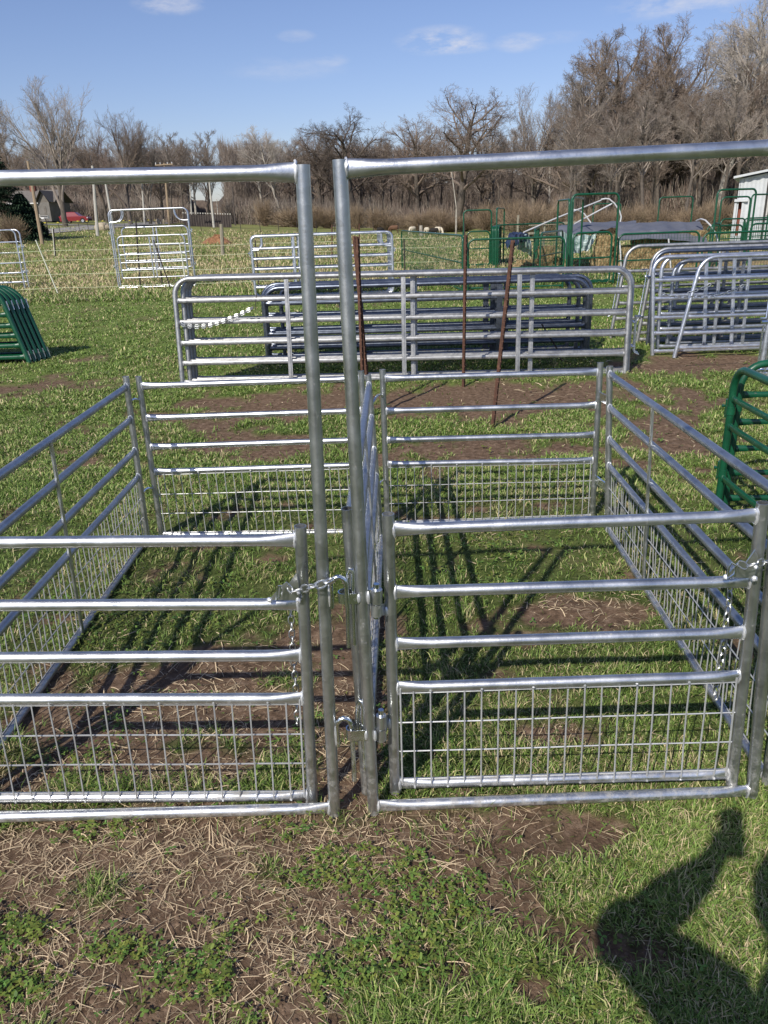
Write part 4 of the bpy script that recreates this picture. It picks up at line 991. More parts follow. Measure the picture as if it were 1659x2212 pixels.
# ================================================================== green corral at the right
def gpanel(pa, pb, H, mid=.55, label='', W=None, mesh=True, group=None, key=None):
    pa, pb = V(pa), V(pb); L = (pb-pa).length
    k = key or ('gp%.2f_%.2f_%.2f' % (L, H, mid))
    mk = lambda: bow_gate('corral_fence', L, H, [H*mid, H*.04] if mid else [H*.04], (), .024, .019, .15, 'green', mesh=(H-.03, .05, .075, .10) if mesh else None)
    return put(k, mk, pa, pb, 0, label, 'fence panel', group)
def gframe(pa, pb, H, label, group=None, r=.026):
    pa, pb = V(pa), V(pb); L = (pb-pa).length; t = thing('corral_archway', label, 'gate frame', pa, group)
    x = (pb-pa).normalized(); f = lambda u, z: x*u+V((0, 0, z)); cr = .13
    k = [f(cr+cr*math.cos(math.radians(180-15*i)), H-cr+cr*math.sin(math.radians(180-15*i))) for i in range(7)]+[f(L-cr+cr*math.cos(math.radians(90-15*i)), H-cr+cr*math.sin(math.radians(90-15*i))) for i in range(7)]
    mb = MB(); mb.tube([f(0, 0)]+k+[f(L, 0)], r, 9, up=(x.y, -x.x, 0)); mb.build('bent_tube', M['green'], t)
    mb = MB(); mb.tube([f(0, .05), f(L, .05)], r*.7, 7); mb.build('sill_rail', M['green'], t); return t
def tall(px, y, py): p = P(px, py, y); return p.z-TZ(p.x, y)
A, B_ = xat(1226, 19), xat(1324, 19.2); hA = tall(1224, 19, 421)
gframe(A, B_, hA, 'tall green frame at the front of the corral chute', 'tall green corral frames')
gpanel(A+V((.08, .0, .04)), B_+V((-.10, 0, .04)), tall(1240, 19, 504)-.04, .50, 'green mesh gate hung inside the tall front corral frame')
gframe(xat(1199, 22.5), xat(1222, 20.5), tall(1199, 22.5, 434), 'narrow green frame seen at a slant, left of the front corral frame')
gframe(xat(1229, 20), xat(1251, 22.5), tall(1251, 22.5, 429), 'narrow green frame running back inside the front corral frame')
gpanel(xat(999, 18.3), xat(869, 27), 1.22, .52, 'green mesh panel running back to the left of the corral'); 
gpanel(xat(1011, 18.7), xat(1215, 18.6), tall(1100, 18.7, 515), .42, 'long green mesh panel at the front of the corral, behind the rusty posts')
gpanel(xat(1330, 19.4), xat(1501, 19.6), tall(1400, 19.4, 504), .45, 'green mesh panel in front of the straw bales')
gpanel(xat(1510, 19.5), xat(1780, 19.8), tall(1600, 19.6, 501), .5, 'green mesh panel at the right edge of the corral front')
gframe(xat(1001, 27), xat(1060, 27), tall(1001, 27, 455), 'left green frame of the corral, standing alone over its mesh gate')
gpanel(xat(1009, 27)+V((0, 0, .04)), xat(1057, 27)+V((0, 0, .04)), tall(1020, 27, 503), .5, 'small green mesh gate under the left corral frame')
gframe(xat(1071, 26), xat(1087, 28.5), tall(1071, 26, 450), 'narrow green frame turned edge on, right of the left corral frame')
for i in range(5): gpanel(xat(1063+3*i, 26.5), xat(1069+3*i, 29.5), 1.25, .5, 'green panel in the tight edge-on pack beside the narrow frame', group='green panels packed edge on')
gpanel(xat(1068, 28), xat(1216, 29), 1.28, .55, 'green mesh panel at the back of the corral, behind the blue bundle', mesh=True)
gpanel(xat(1152, 23), xat(1161, 26), 1.2, .5, 'green panel standing edge on, right of the blue bundle')
gpanel(xat(1165, 21), xat(1212, 23), 1.15, .5, 'green mesh panel slanting beside the chute')
gframe(xat(1276, 33), xat(1334, 33), tall(1276, 33, 441), 'green frame far behind the chute, seen through the tall front one')
gframe(xat(1414, 30), xat(1485, 30), tall(1414, 30, 427), 'green frame rising behind the grey tarpaulin')
gframe(xat(1531, 21.8), xat(1612, 22), tall(1531, 21.8, 411), 'tallest green frame at the right, in front of the white barn')
gframe(xat(1543, 25), xat(1604, 25), tall(1543, 25, 427), 'green frame inside the tall right frame, a step further back')
gframe(xat(1606, 25), xat(1646, 25.5), tall(1606, 25, 421), 'green frame nearest the right edge, before the barn wall')
for i, (x0, x1, d, py) in enumerate([(1519, 1595, 24.5, 489), (1548, 1600, 27, 474), (1602, 1664, 26, 476), (1612, 1700, 23.5, 484), (1598, 1660, 29, 472), (1526, 1546, 22, 484)]):
    gpanel(xat(x0, d), xat(x1, d+.3), tall(x0, d, py), .5, 'green mesh panel of the crossing pens between the tarpaulin and the barn', group='green panels of the right hand pens')

# --- straw bales under the tarpaulin
def bale(label, a, size, rz, group='straw bales under the grey tarpaulin'):
    L, W2, H = size; mb = MB(); n = 9; vs = []
    nx, ny, nz = 8, 3, 4
    import itertools
    def q(i, j, k): return (i/nx*L-L/2+random.uniform(-.02, .02), j/ny*W2-W2/2+random.uniform(-.02, .02), k/nz*H+random.uniform(-.015, .015))
    for face in range(6):
        na, nb = ((nx, nz), (nx, nz), (ny, nz), (ny, nz), (nx, ny), (nx, ny))[face]; pts = []
        for i in range(na+1):
            for j in range(nb+1):
                pts.append([(i, 0, j), (i, ny, j), (0, i, j), (nx, i, j), (i, j, 0), (i, j, nz)][face])
        o = len(vs); ids = pts; random.seed(5)
        mb.add([(p[0]/nx*L-L/2+.02*math.sin(p[0]*9.1+p[2]*3+p[1]*5), p[1]/ny*W2-W2/2+.02*math.sin(p[0]*7+p[2]*11), p[2]/nz*H+.012*math.sin(p[0]*5+p[1]*9)) for p in pts],
               [(i*(nb+1)+j, (i+1)*(nb+1)+j, (i+1)*(nb+1)+j+1, i*(nb+1)+j+1) for i in range(na) for j in range(nb)])
    for i in range(260):   # straws sticking out
        x, z = random.uniform(-L/2, L/2), random.uniform(0, H); y = -W2/2 if random.random() < .7 else random.uniform(-W2/2, W2/2)
        if y != -W2/2: z = H
        p = V((x, y, z)); d = V((random.uniform(-.6, .6), random.uniform(-1, .1), random.uniform(-1, .4))).normalized()*random.uniform(.03, .09)
        mb.add([p, p+V((.008, 0, .006)), p+d], [(0, 1, 2)])
    o = mb.build('straw_bale', M['bale'], None, False, a); o.rotation_euler.z = rz; tag(o, label, 'straw bale', group); return o
random.seed(3)
bp = None
for row in range(3):
    for i in range(5):
        px = 1345+i*37+(8 if row % 2 else 0); d = 23.2+row*.10; a = xat(px, d); a.z = row*.34
        if row == 2 and i == 0: continue
        o = bale('tan straw bale in the stacked wall under the grey tarpaulin', a, (.54, .42, .33), random.uniform(-.06, .06)) if bp is None else bp.copy()
        if bp is None: bp = o
        else: COL.objects.link(o); o.location = a; o.rotation_euler.z = random.uniform(-.06, .06)
for i, (px, d, z) in enumerate([(1298, 23.4, 0), (1303, 23.5, .34), (1306, 23.8, .62), (1170, 24.5, 0), (1180, 24.8, .34), (1192, 25, 0), (1520, 23.8, 0), (1522, 24, .34), (1140, 24, 0)]):
    o = bp.copy(); COL.objects.link(o); a = xat(px, d); a.z += z; o.location = a; o.rotation_euler.z = random.uniform(-.7, .7); o['label'] = 'loose straw bale at the open end of the tarpaulin shelter'; o['group'] = 'loose straw bales round the shelter ends'
# straw bedding on the ground by the pens
def heap(name, label, cat, c, rx, ry, h, mat, seed=0):
    mb = MB(); nr, na = 10, 28; vs = [V((0, 0, h))]; rnd = random.Random(seed)
    for i in range(1, nr+1):
        for j in range(na):
            a = 2*math.pi*j/na; q = i/nr; rr_ = q*(1+.15*math.sin(3*a+seed)+.1*math.sin(5*a)); z = h*(1-q)**.8*(1+.25*rnd.uniform(-1, 1))-.03*(i == nr)
            vs.append(V((math.cos(a)*rx*rr_, math.sin(a)*ry*rr_, z)))
    fs = [(0, 1+j, 1+(j+1) % na) for j in range(na)]+[(1+(i-1)*na+j, 1+i*na+j, 1+i*na+(j+1) % na, 1+(i-1)*na+(j+1) % na) for i in range(1, nr) for j in range(na)]
    mb.add(vs, fs)
    for i in range(int(500*rx)):
        a = rnd.uniform(0, 6.28); q = math.sqrt(rnd.random()); p = V((math.cos(a)*rx*q, math.sin(a)*ry*q, h*(1-q)**.8)); d = V((rnd.uniform(-1, 1), rnd.uniform(-1, 1), rnd.uniform(0, .5)))*.08
        mb.add([p, p+V((.012, 0, .01)), p+d], [(0, 1, 2)])
    o = mb.build(name, mat, None, False, c); tag(o, label, cat); return o
heap('straw_bedding', 'wide tan bed of loose straw inside the right hand pens', 'straw', xat(1600, 25.5), 4.2, 4.0, .30, M['bale'], 2)
heap('straw_bedding', 'thin scatter of old straw in the left corral pen', 'straw', xat(1035, 30), 1.6, .8, .08, M['bale'], 3)
heap('straw_pile', 'heap of straw spilling under the raised front of the tarpaulin', 'straw', xat(1305, 24.6), .45, .6, .85, M['bale'], 5)
heap('hay_pile', 'low reddish brown heap of old hay out in the pasture', 'hay', xat(470, 60), 1.15, 1.0, .62, M['hay_red'], 4)
heap('straw_pile', 'low pile of straw at the foot of the blue bundle', 'straw', xat(1130, 23.5), .7, .6, .35, M['bale'], 8)

# --- grey tarpaulin draped over the collapsed hoops
def drape(name, label, grid, mat, n=10, cat='tarpaulin', sag=.05, wr=.03, seed=1):
    """grid: rows of control points (bilinear patches) turned into a wrinkled sheet"""
    rnd = random.Random(seed); R_, C_ = len(grid), len(grid[0]); O = V(grid[0][0]); mb = MB(); nu, nv_ = n*(C_-1), n*(R_-1)
    for j in range(nv_+1):
        for i in range(nu+1):
            u, v = i/n, j/n; a, b = min(int(u), C_-2), min(int(v), R_-2); fu, fv = u-a, v-b
            p = lerp(lerp(V(grid[b][a]), V(grid[b][a+1]), fu), lerp(V(grid[b+1][a]), V(grid[b+1][a+1]), fu), fv)
            s_ = math.sin(math.pi*fu)*math.sin(math.pi*fv)
            p = p+V((0, 0, -sag*s_+wr*math.sin(u*7+v*3+seed)*.4+wr*.6*math.sin(v*11+u*2.3)))+V((0, wr*math.sin(u*9.7+v*1.3), 0))
            mb.v.append(tuple(p-O))
    for j in range(nv_):
        for i in range(nu): mb.f.append((j*(nu+1)+i, j*(nu+1)+i+1, (j+1)*(nu+1)+i+1, (j+1)*(nu+1)+i)); mb.m.append(0)
    o = mb.build(name, mat, None, True, O); tag(o, label, cat); return o
rowf = [P(1336, 521, 22.9), P(1400, 516, 22.8), P(1444, 516, 22.8), P(1490, 522, 22.8), P(1531, 529, 22.9)]
row1 = [P(1334, 503, 23.3), P(1390, 499, 23.2), P(1440, 498, 23.2), P(1480, 502, 23.2), P(1524, 505, 23.3)]
row2 = [P(1331, 486, 24.6), P(1380, 481, 24.6), P(1432, 479, 24.6), P(1475, 479, 24.6), P(1512, 478, 24.6)]
row3 = [P(1330, 492, 26.5), P(1380, 486, 26.5), P(1432, 485, 26.5), P(1475, 484, 26.5), P(1510, 483, 26.5)]
drape('tarpaulin', 'big grey tarpaulin sheet draped over the straw bale wall', [rowf, row1, row2, row3], M['tarp'], 8, sag=.05, wr=.018)
drape('tarpaulin', 'grey tarpaulin sheet on the left, lifted over a dark gap and straw', [[P(1206, 512, 24.2), P(1244, 505, 23.4), P(1288, 499, 23.6)], [P(1203, 490, 25), P(1262, 486, 24.6), P(1326, 493, 24.6)], [P(1215, 486, 27), P(1290, 482, 27), P(1376, 481, 27)], [P(1250, 482, 29), P(1330, 478, 29), P(1372, 476.5, 29)]], M['tarp'], 8, sag=.05, wr=.03, seed=4)
drape('plastic_sheet', 'torn pale plastic sheet hanging at the left end of the shelter', [[P(1208, 500, 23.6), P(1232, 508, 23.4), P(1262, 505, 23.5), P(1288, 507, 23.6)], [P(1214, 525, 23.5), P(1236, 530, 23.3), P(1260, 528, 23.4), P(1280, 524, 23.6)], [P(1219, 560, 23.5), P(1236, 548, 23.3), P(1258, 545, 23.4), P(1272, 541, 23.6)]], M['clear'], 6, 'plastic sheet', .02, .05, 6)
drape('blue_tarpaulin', 'dark blue tarpaulin bundled up and tipped on its side in the corral', [[P(1091, 525, 22.2), P(1102, 503, 22.3), P(1114, 499, 22.6), P(1133, 503, 22.8)], [P(1096, 536, 21.8), P(1112, 510, 21.7), P(1126, 505, 21.8), P(1140, 506, 22.4)], [P(1102, 534, 22.0), P(1116, 530, 21.7), P(1124, 518, 21.7), P(1136, 510, 22.0)]], M['bluetarp'], 6, sag=.1, wr=.04, seed=9)
drape('plastic_sheet', 'clouded green plastic sheet bulging out of the blue bundle', [[P(1132, 508, 22.4), P(1142, 509, 22.4), P(1147, 520, 22.5)], [P(1121, 520, 22.2), P(1138, 524, 22.0), P(1149, 532, 22.2)], [P(1117, 538, 22.3), P(1135, 543, 22.2), P(1150, 558, 22.4)]], M['clear'], 6, 'plastic sheet', .05, .04, 12)
def pipe(label, pts, r=.022, group=None):
    O = V(pts[0]); mb = MB(); mb.tube([V(p)-O for p in pts], r, 7); o = mb.build('hoop_pipe', M['whitepipe'], None, True, O); tag(o, label, 'pipe', group)
pipe('long white pipe slanting up from the blue bundle to the fallen hoop', [P(1131, 502, 22.5), P(1200, 472, 23.3), P(1298, 433, 24.5)])
pipe('white pipe slanting below and beside the long one', [P(1240, 484, 24), P(1290, 457, 24.5), P(1322, 440, 24.6)])
pipe('white fallen hoop curving over to the right of the chute', [P(1298, 431, 24.6), P(1308, 429, 24.6), P(1316, 430, 24.6), P(1327, 439, 24.6), P(1338, 455, 24.6), P(1342, 468, 24.6), P(1340, 479, 24.6)])
pipe('white hoop pipe arching over the right end of the tarpaulin', [P(1504, 477, 24), P(1514, 473, 23.6), P(1524, 476, 23.2), P(1538, 490, 22.8), P(1547, 508, 22.6), P(1553, 530, 22.5), P(1555, 546, 22.4), xat(1556, 22.4)])
pipe('short white hoop end bent down behind the slanted pipes', [P(1238, 453, 24), P(1250, 454, 24), P(1262, 462, 24), P(1276, 481, 24)])
pipe('white upright pipe before the left part of the bale wall', [P(1337, 512, 22.7), P(1340, 540, 22.6), xat(1342, 22.6)], group=None)
pipe('white upright pipe before the middle of the bale wall', [P(1444, 516, 22.7), P(1447, 545, 22.6), xat(1449, 22.6)])
# pale timber rails behind the corral
t = thing('rail_fence', 'weathered post and rail fence behind the fallen shelter', 'fence', xat(1120, 40), None); O = V(t.location)
for px in (1117, 1174, 1201, 1248): a = xat(px, 40); mb = MB(); mb.tube([a-O, a-O+V((.01, 0, 1.3+.3*(px == 1117)))], .06, 7); mb.build('post', M['wood'], t)
for z in (.75, 1.15): mb = MB(); mb.bar(xat(1140, 39.9)-O+V((0, 0, z)), xat(1250, 39.9)-O+V((0, 0, z+.05)), .05, .1); mb.build('rail', M['wood'], t)

# ================================================================== barn
def barn():
    d = 40; c = xat(1585, d); TH = math.atan2(c.x, c.y)+math.radians(1.5); ex = V((math.cos(TH), -math.sin(TH), 0)); nn_ = V((math.sin(TH), math.cos(TH), 0))
    def hit(px, py):
        r = ray(px, py); t_ = (c-V((0, 0, CAMH))).dot(nn_)/r.dot(nn_); p = V((0, 0, CAMH))+r*t_; q = p-c; return V((q.dot(ex)+c.x, 0, p.z))
    top = hit(1586, 386).z
    t = thing('barn', 'white corrugated metal barn with a low roof at the right edge', 'barn', c); O = V(c)
    t.rotation_euler.z = -TH
    W_ = 7.; Hw = top-c.z; xs_ = []
    mb = MB(); x = 0; k = 0; vs = []; n = int(W_/.11)
    dx0 = hit(1592, 500).x-c.x
    def wall(x0, x1, z0, z1):
        n = max(2, int((x1-x0)/.09)); vs = []
        for i in range(n+1):
            xx = lerp(x0, x1, i/n); yy = -.045 if i % 4 in (0, 1) else 0
            vs += [(xx, yy, z0), (xx, yy, z1)]
        mb.add(vs, [(2*i, 2*i+2, 2*i+3, 2*i+1) for i in range(n)])
    dw0, dw1 = hit(1588, 470).x-c.x, hit(1599, 470).x-c.x; dtop = hit(1590, 436).z-c.z; dbot = hit(1590, 474).z-c.z
    cx0 = hit(1648, 470).x-c.x
    wall(0, dw0, 0, Hw); wall(dw0, dw1, dtop, Hw); wall(dw0, dw1, 0, dbot*.3); wall(dw1, cx0, 0, Hw); wall(cx0, W_, 0, hit(1655, 455).z-c.z)
    o = mb.build('wall', M['barn'], t, False)
    mb = MB(); mb.add([(0, 0, 0), (0, 7, 0), (0, 7, Hw), (0, 0, Hw)], [(0, 1, 2, 3)]); mb.add([(W_, 0, 0), (W_, 7, 0), (W_, 7, Hw), (W_, 0, Hw), (0, 7, 0), (0, 7, Hw)], [(0, 1, 2, 3), (4, 1, 2, 5)]); mb.build('side_wall', M['barn'], t, False)
    mb = MB(); sl_ = (hit(1659, 366).z-hit(1578, 383).z)/(hit(1659, 366).x-hit(1578, 383).x)
    a = V((-.35, -.35, Hw)); mb.hexa([a, a+V((W_+.6, 0, sl_*(W_+.6))), a+V((W_+.6, 8, sl_*(W_+.6))), a+V((0, 8, 0)), a+V((0, 0, .10)), a+V((W_+.6, 0, sl_*(W_+.6)+.10)), a+V((W_+.6, 8, sl_*(W_+.6)+.10)), a+V((0, 8, .10))]); mb.build('roof', M['barn'], t, False)
    mb = MB(); mb.add([(0, -.01, Hw-.01), (W_, -.01, Hw-.01), (W_, -.01, Hw+sl_*W_)], [(0, 1, 2)]); mb.build('gable', M['barn'], t, False)
    mb = MB(); mb.box((dw0, .25, 0), (dw1, .3, dtop)); mb.build('doorway', M['redwood'], t, False)
    mb = MB(); mb.box((dw0-.12, -.16, dtop), (dw1+.25, -.02, dtop+.12)); mb.box((dw0-.1, -.08, 0), (dw0, -.035, dtop)); mb.box((dw1, -.08, 0), (dw1+.08, -.035, dtop)); mb.build('door_frame', M['barn'], t, False)
    mb = MB(); n = 30; vs = []
    for i in range(n+1):
        xx = lerp(cx0+.1, W_, i/n); yy = -.06-.05*math.sin(i*2.2); vs += [(xx, yy, hit(1655, 466).z-c.z+.06*math.sin(i*1.1)), (xx, yy*.5, Hw+sl_*xx-.1)]
    mb.add(vs, [(2*i, 2*i+2, 2*i+3, 2*i+1) for i in range(n)]); mb.build('curtain', M['curtain'], t)
    mb = MB(); mb.box((cx0, -.05, 0), (cx0+.1, -.035, Hw+.3)); mb.build('corner_post', M['dark'], t, False)
barn()

# ================================================================== trees
def tree_mesh(seed, H, style):
    """returns (trunk verts/faces, crown verts/faces); style: vase, oak, forest, sycamore"""
    rnd = random.Random(seed); trunk = MB(); crown = MB()
    vase = style == 'vase'
    def ring_tube(mb, pts, rs, n):
        k = len(pts); o = len(mb.v); prev = None
        for i, p in enumerate(pts):
            t = (pts[min(i+1, k-1)]-pts[max(i-1, 0)]).normalized()
            if prev is None: prev = t.cross(V((.3, .9, .2))).normalized()
            s = (prev-t*prev.dot(t)).normalized(); prev = s; u = s.cross(t)
            for j in range(n):
                a = 6.2832*j/n; q = s*(math.cos(a)*rs[i])+u*(math.sin(a)*rs[i]); mb.v.append((p.x+q.x, p.y+q.y, p.z+q.z))
        for i in range(k-1):
            for j in range(n): mb.f.append((o+i*n+j, o+i*n+(j+1) % n, o+(i+1)*n+(j+1) % n, o+(i+1)*n+j)); mb.m.append(0)
    maxlev = 5
    def grow(p, d, L, r, lev):
        n = (7, 6, 5, 4, 3, 2)[lev]; st = L/n; pts = [p.copy()]; dirs = [d.copy()]; rs = [r]
        wob = (.05, .11, .16, .2, .26, .3)[lev]; trop = {'vase': .05, 'oak': .02, 'forest': .07, 'sycamore': .05}[style]*(1 if lev else 0)
        for i in range(n):
            d = (d+V((rnd.gauss(0, wob), rnd.gauss(0, wob), rnd.gauss(0, wob)+trop))).normalized()
            p = p+d*st; pts.append(p); dirs.append(d); rs.append(r*(1-(.55 if lev < 2 else .75)*(i+1)/n))
        mb = trunk if lev == 0 else crown
        ring_tube(mb, pts, rs, (9, 6, 4, 3, 3, 3)[lev])
        if lev >= maxlev: return
        start = {0: (.16 if vase else .34), 1: .22, 2: .2, 3: .15, 4: .1}[lev]
        cnt = {0: (9 if vase else 14), 1: 8, 2: 6, 3: 5, 4: 4}[lev]
        if style == 'forest' and lev == 0: start = .42; cnt = 14
        for k in range(cnt):
            t = start+(1-start)*((k+rnd.random()*.8)/cnt); t = min(t, .985); x = t*n; i = min(int(x), n-1); q = pts[i].lerp(pts[i+1], x-i); dd = dirs[i+1]
            ang = {'vase': (.30, .55), 'oak': (.7, 1.1), 'forest': (.5, .85), 'sycamore': (.6, .95)}[style]
            an = rnd.uniform(*ang)*(1 if lev == 0 else .85)
            az = rnd.uniform(0, 6.28) if lev else (k*2.4+rnd.uniform(-.5, .5))
            a_ = dd.cross(V((0.02, .05, 1)) if abs(dd.z) < .9 else V((1, 0, 0))).normalized(); b_ = dd.cross(a_)
            nd_ = (dd*math.cos(an)+(a_*math.cos(az)+b_*math.sin(az))*math.sin(an)).normalized()
            rl = rs[i]*{0: .52, 1: .55, 2: .55, 3: .55, 4: .6}[lev]
            if lev == 0: ln = H*({'vase': .62, 'oak': .42, 'forest': .27, 'sycamore': .38}[style])*(1-.45*(t-start)/(1-start))*rnd.uniform(.8, 1.1)
            else: ln = L*(.62-.22*t)*rnd.uniform(.75, 1.15)
            grow(q, nd_, ln, max(rl, .010), lev+1)
    grow(V((0, 0, -.2)), V((rnd.gauss(0, .03), rnd.gauss(0, .03), 1)).normalized(), H*{'vase': .55, 'oak': .78, 'forest': .86, 'sycamore': .82}[style], H*{'vase': .022, 'oak': .026, 'forest': .0135, 'sycamore': .017}[style], 0)
    return trunk, crown
TREES = {}
def make_tree(key, seed, H, style, tm, bm):
    tr, cr = tree_mesh(seed, H, style)
    zs_ = sorted(v[2] for v in cr.v); top = zs_[int(len(zs_)*.998)]
    o = thing('bare_tree', 'x', 'x'); tr.build('trunk', M[bm], o); cr.build('crown', M[tm], o)
    TREES[key] = (o, top, [False]); return o
specs = {'vase': (21, 18, 'vase', 'twig_grey', 'bark'), 'vase2': (22, 18, 'vase', 'twig', 'bark'), 'oak': (31, 20, 'oak', 'twig_dark', 'bark'), 'oak2': (32, 20, 'oak', 'twig', 'bark'),
         'for1': (41, 22, 'forest', 'twig', 'bark'), 'for2': (42, 22, 'forest', 'twig_grey', 'bark'), 'for3': (43, 22, 'forest', 'twig_red', 'bark'), 'syc': (51, 22, 'sycamore', 'twig_pale', 'bark_pale'), 'syc2': (52, 22, 'sycamore', 'twig_grey', 'bark_pale')}
for k, a in specs.items(): make_tree(k, *a)
def tree(key, px, d, toppy, label, group=None, wide=1., rz=None, lean=0):
    o, top, used = TREES[key]
    if used[0]: o = dup(o)
    used[0] = True
    b = foot(px, d); h = P(px, toppy, d).z-b.z; s = h/top
    o.location = b; o.scale = (s*wide, s*wide, s); o.rotation_euler = (0, lean, random.uniform(0, 6.28) if rz is None else rz)
    tag(o, label, 'tree')
    if group: o['group'] = group
    elif 'group' in o: del o['group']
    return o
# left group
tree('vase', 140, 95, 168, 'large bare tree with many upswept limbs, behind the red car', rz=1)
tree('vase2', 282, 112, 232, 'bare spreading tree right of the large upswept one, trunks behind the pale frame', rz=2)
tree('for2', 10, 120, 185, 'bare tree cut off by the left edge behind the spruce')
tree('for1', 45, 128, 250, 'bare tree between the spruce and the large upswept tree')
tree('vase2', 232, 122, 262, 'bare tree beside the second white pole', wide=.8)
tree('vase', 325, 118, 262, 'bare forked tree behind the right side of the pale frame', wide=.9)
tree('for2', 372, 130, 285, 'bare slim tree left of the gap, with two thin leader stems')
tree('for1', 396, 135, 300, 'bare tree in the left row, third from the sky gap')
tree('syc2', 424, 138, 296, 'bare tree in the left row, second from the sky gap')
tree('vase2', 446, 142, 312, 'bare tree standing last in the left row, beside the sky gap', wide=.9)
tree('oak2', 352, 124, 330, 'low bare tree under the end of the left header rail')
for i, px in enumerate((75, 110, 175, 205, 255, 305, 345, 385, 412, 452, 30, -30, -70, 150, 235, 365)):
    tree(('for1', 'for2', 'for3', 'oak2')[i % 4], px, 150+5*(i % 3), 300+random.randint(-20, 40), 'bare woodland tree in the rear row behind the house and road', 'bare trees of the left rear row')
# centre line
tree('syc2', 570, 150, 292, 'pale twigged bare tree standing first right of the sky gap', wide=1.1)
tree('syc', 608, 148, 272, 'pale twigged bare tree with tan buds above the left header rail end', wide=1.1)
tree('for2', 640, 152, 300, 'bare tree half hidden by the left tall post')
tree('oak', 765, 146, 226, 'dark bare tree with a rounded crown between the two tall posts and the right header', wide=1.25)
tree('oak2', 700, 150, 270, 'bare tree left of the dark round crowned one')
tree('for1', 825, 150, 296, 'bare tree right of the dark round crowned one')
tree('oak2', 985, 138, 188, 'tall dark bare tree with wide spreading limbs over the right header rail', wide=1.3)
tree('oak2', 905, 146, 246, 'bare tree left of the tall wide spreading one', wide=1.1)
tree('vase', 1150, 138, 184, 'pale grey bare tree right of the tall wide spreading one', wide=.9)
tree('for2', 1070, 146, 262, 'bare tree between the wide spreading tree and the pale grey one')
tree('for1', 870, 152, 312, 'bare tree low in the row behind the header rail')
tree('oak2', 1205, 134, 232, 'bare tree filling the row just left of the tall right hand wood')
for i in range(26):
    px = 580+i*25+random.uniform(-8, 8); tree(('for1', 'for2', 'for3', 'oak2', 'syc2')[i % 5], px, 158+4*(i % 4), 318+random.randint(-22, 22)-(px-528)*.05, 'bare woodland tree in the rear row across the pasture', 'bare trees of the centre rear row')
# right wood, nearer and taller
tree('for2', 1262, 100, 78, 'tall bare tree at the left edge of the right hand wood', wide=1.25)
tree('oak2', 1345, 96, 62, 'tall bare tree with dense grey twigs in the right hand wood', wide=1.05)
tree('for1', 1415, 92, 48, 'tall bare tree right of the dense grey one in the right hand wood', wide=1.2)
tree('syc', 1545, 88, -30, 'very tall white limbed bare tree reaching past the top right', wide=1.1)
tree('syc', 1650, 84, 10, 'white limbed bare tree cut by the right edge', wide=1.0)
tree('oak2', 1480, 98, 75, 'bare tree standing before the white limbed pair', wide=1.0)
tree('for3', 1300, 104, 150, 'reddish bare tree low in the right hand wood', wide=1.2)
tree('for1', 1590, 94, 60, 'bare brown tree between the white limbed ones', wide=1.2)
tree('for2', 1380, 100, 120, 'bare grey tree behind the tallest in the right hand wood', wide=1.2)
for i in range(30):
    px = 1225+i*16.5+random.uniform(-6, 6); tree(('for2', 'for1', 'for2', 'oak2', 'for3')[i % 5], px, 74+8*(i % 5), 235+random.randint(-75, 70)-(px-1225)*.08, 'bare brown tree packed in the lower right hand wood', 'bare trees of the right hand wood', wide=1.15)

# brush at the feet of the wood: thousands of thin stems, read as one mass
def brush(n):
    px = R.random(n)*(1900+160)-160; d = np.empty(n); x = np.empty(n); 
    k = (px-IW/2)/FL*1.05
    base = np.where(px < 500, 138, np.where(px < 1180, 142, np.where(px < 1260, 120, 92)))
    base = np.where((px > 470) & (px < 550), 230, base)
    d = base+R.random(n)**1.5*np.where(px < 1200, 45, 40)
    x = k*d; z = tz(x, d)
    hh = np.where((px > 470) & (px < 550), .8, np.where(px < 500, 2.4, np.where(px < 1200, 2.9, 3.4)))
    L = (1.0+2.4*R.random(n)); z0 = z+np.clip(R.random(n)**1.5*hh*(.6+.8*fbm(px*.02, d*.1, 3))-.5, 0, 12)
    az = R.random(n)*6.28; lean = np.abs(R.normal(0, .5, n))
    t = np.stack([np.sin(az)*np.sin(lean), np.cos(az)*np.sin(lean), np.cos(lean)], 1)
    b0 = np.stack([x, d, z0], 1); W = .022+.03*R.random(n); S = np.stack([W, W*0, W*0], 1)
    m_ = b0+t*L[:, None]*.5+R.normal(0, .12, (n, 3)); e = b0+t*L[:, None]+R.normal(0, .25, (n, 3))
    vs = np.stack([b0-S, b0+S, m_+S*.7, m_-S*.7, e], 1).reshape(-1, 3); i = np.arange(n)*5
    lp = np.stack([i, i+1, i+2, i+3, i+3, i+2, i+4], 1).ravel()
    q = fbm(px*.012, d*.05, 3); a = np.array([.17, .14, .12]); b_ = np.array([.24, .18, .145]); c3 = np.array([.31, .265, .215])
    c = a+(b_-a)*sm(.35, .6, q)[:, None]; c = np.where((R.random(n) < .3)[:, None], c3, c)*(.45+.8*R.random(n))[:, None]
    raw_mesh('underbrush', vs, lp, np.tile([4, 3], n), np.repeat(c[:, None], 5, 1).reshape(-1, 3), M['straw'], label='brown leafless underbrush along the foot of the woods', cat='underbrush')
brush(150000)
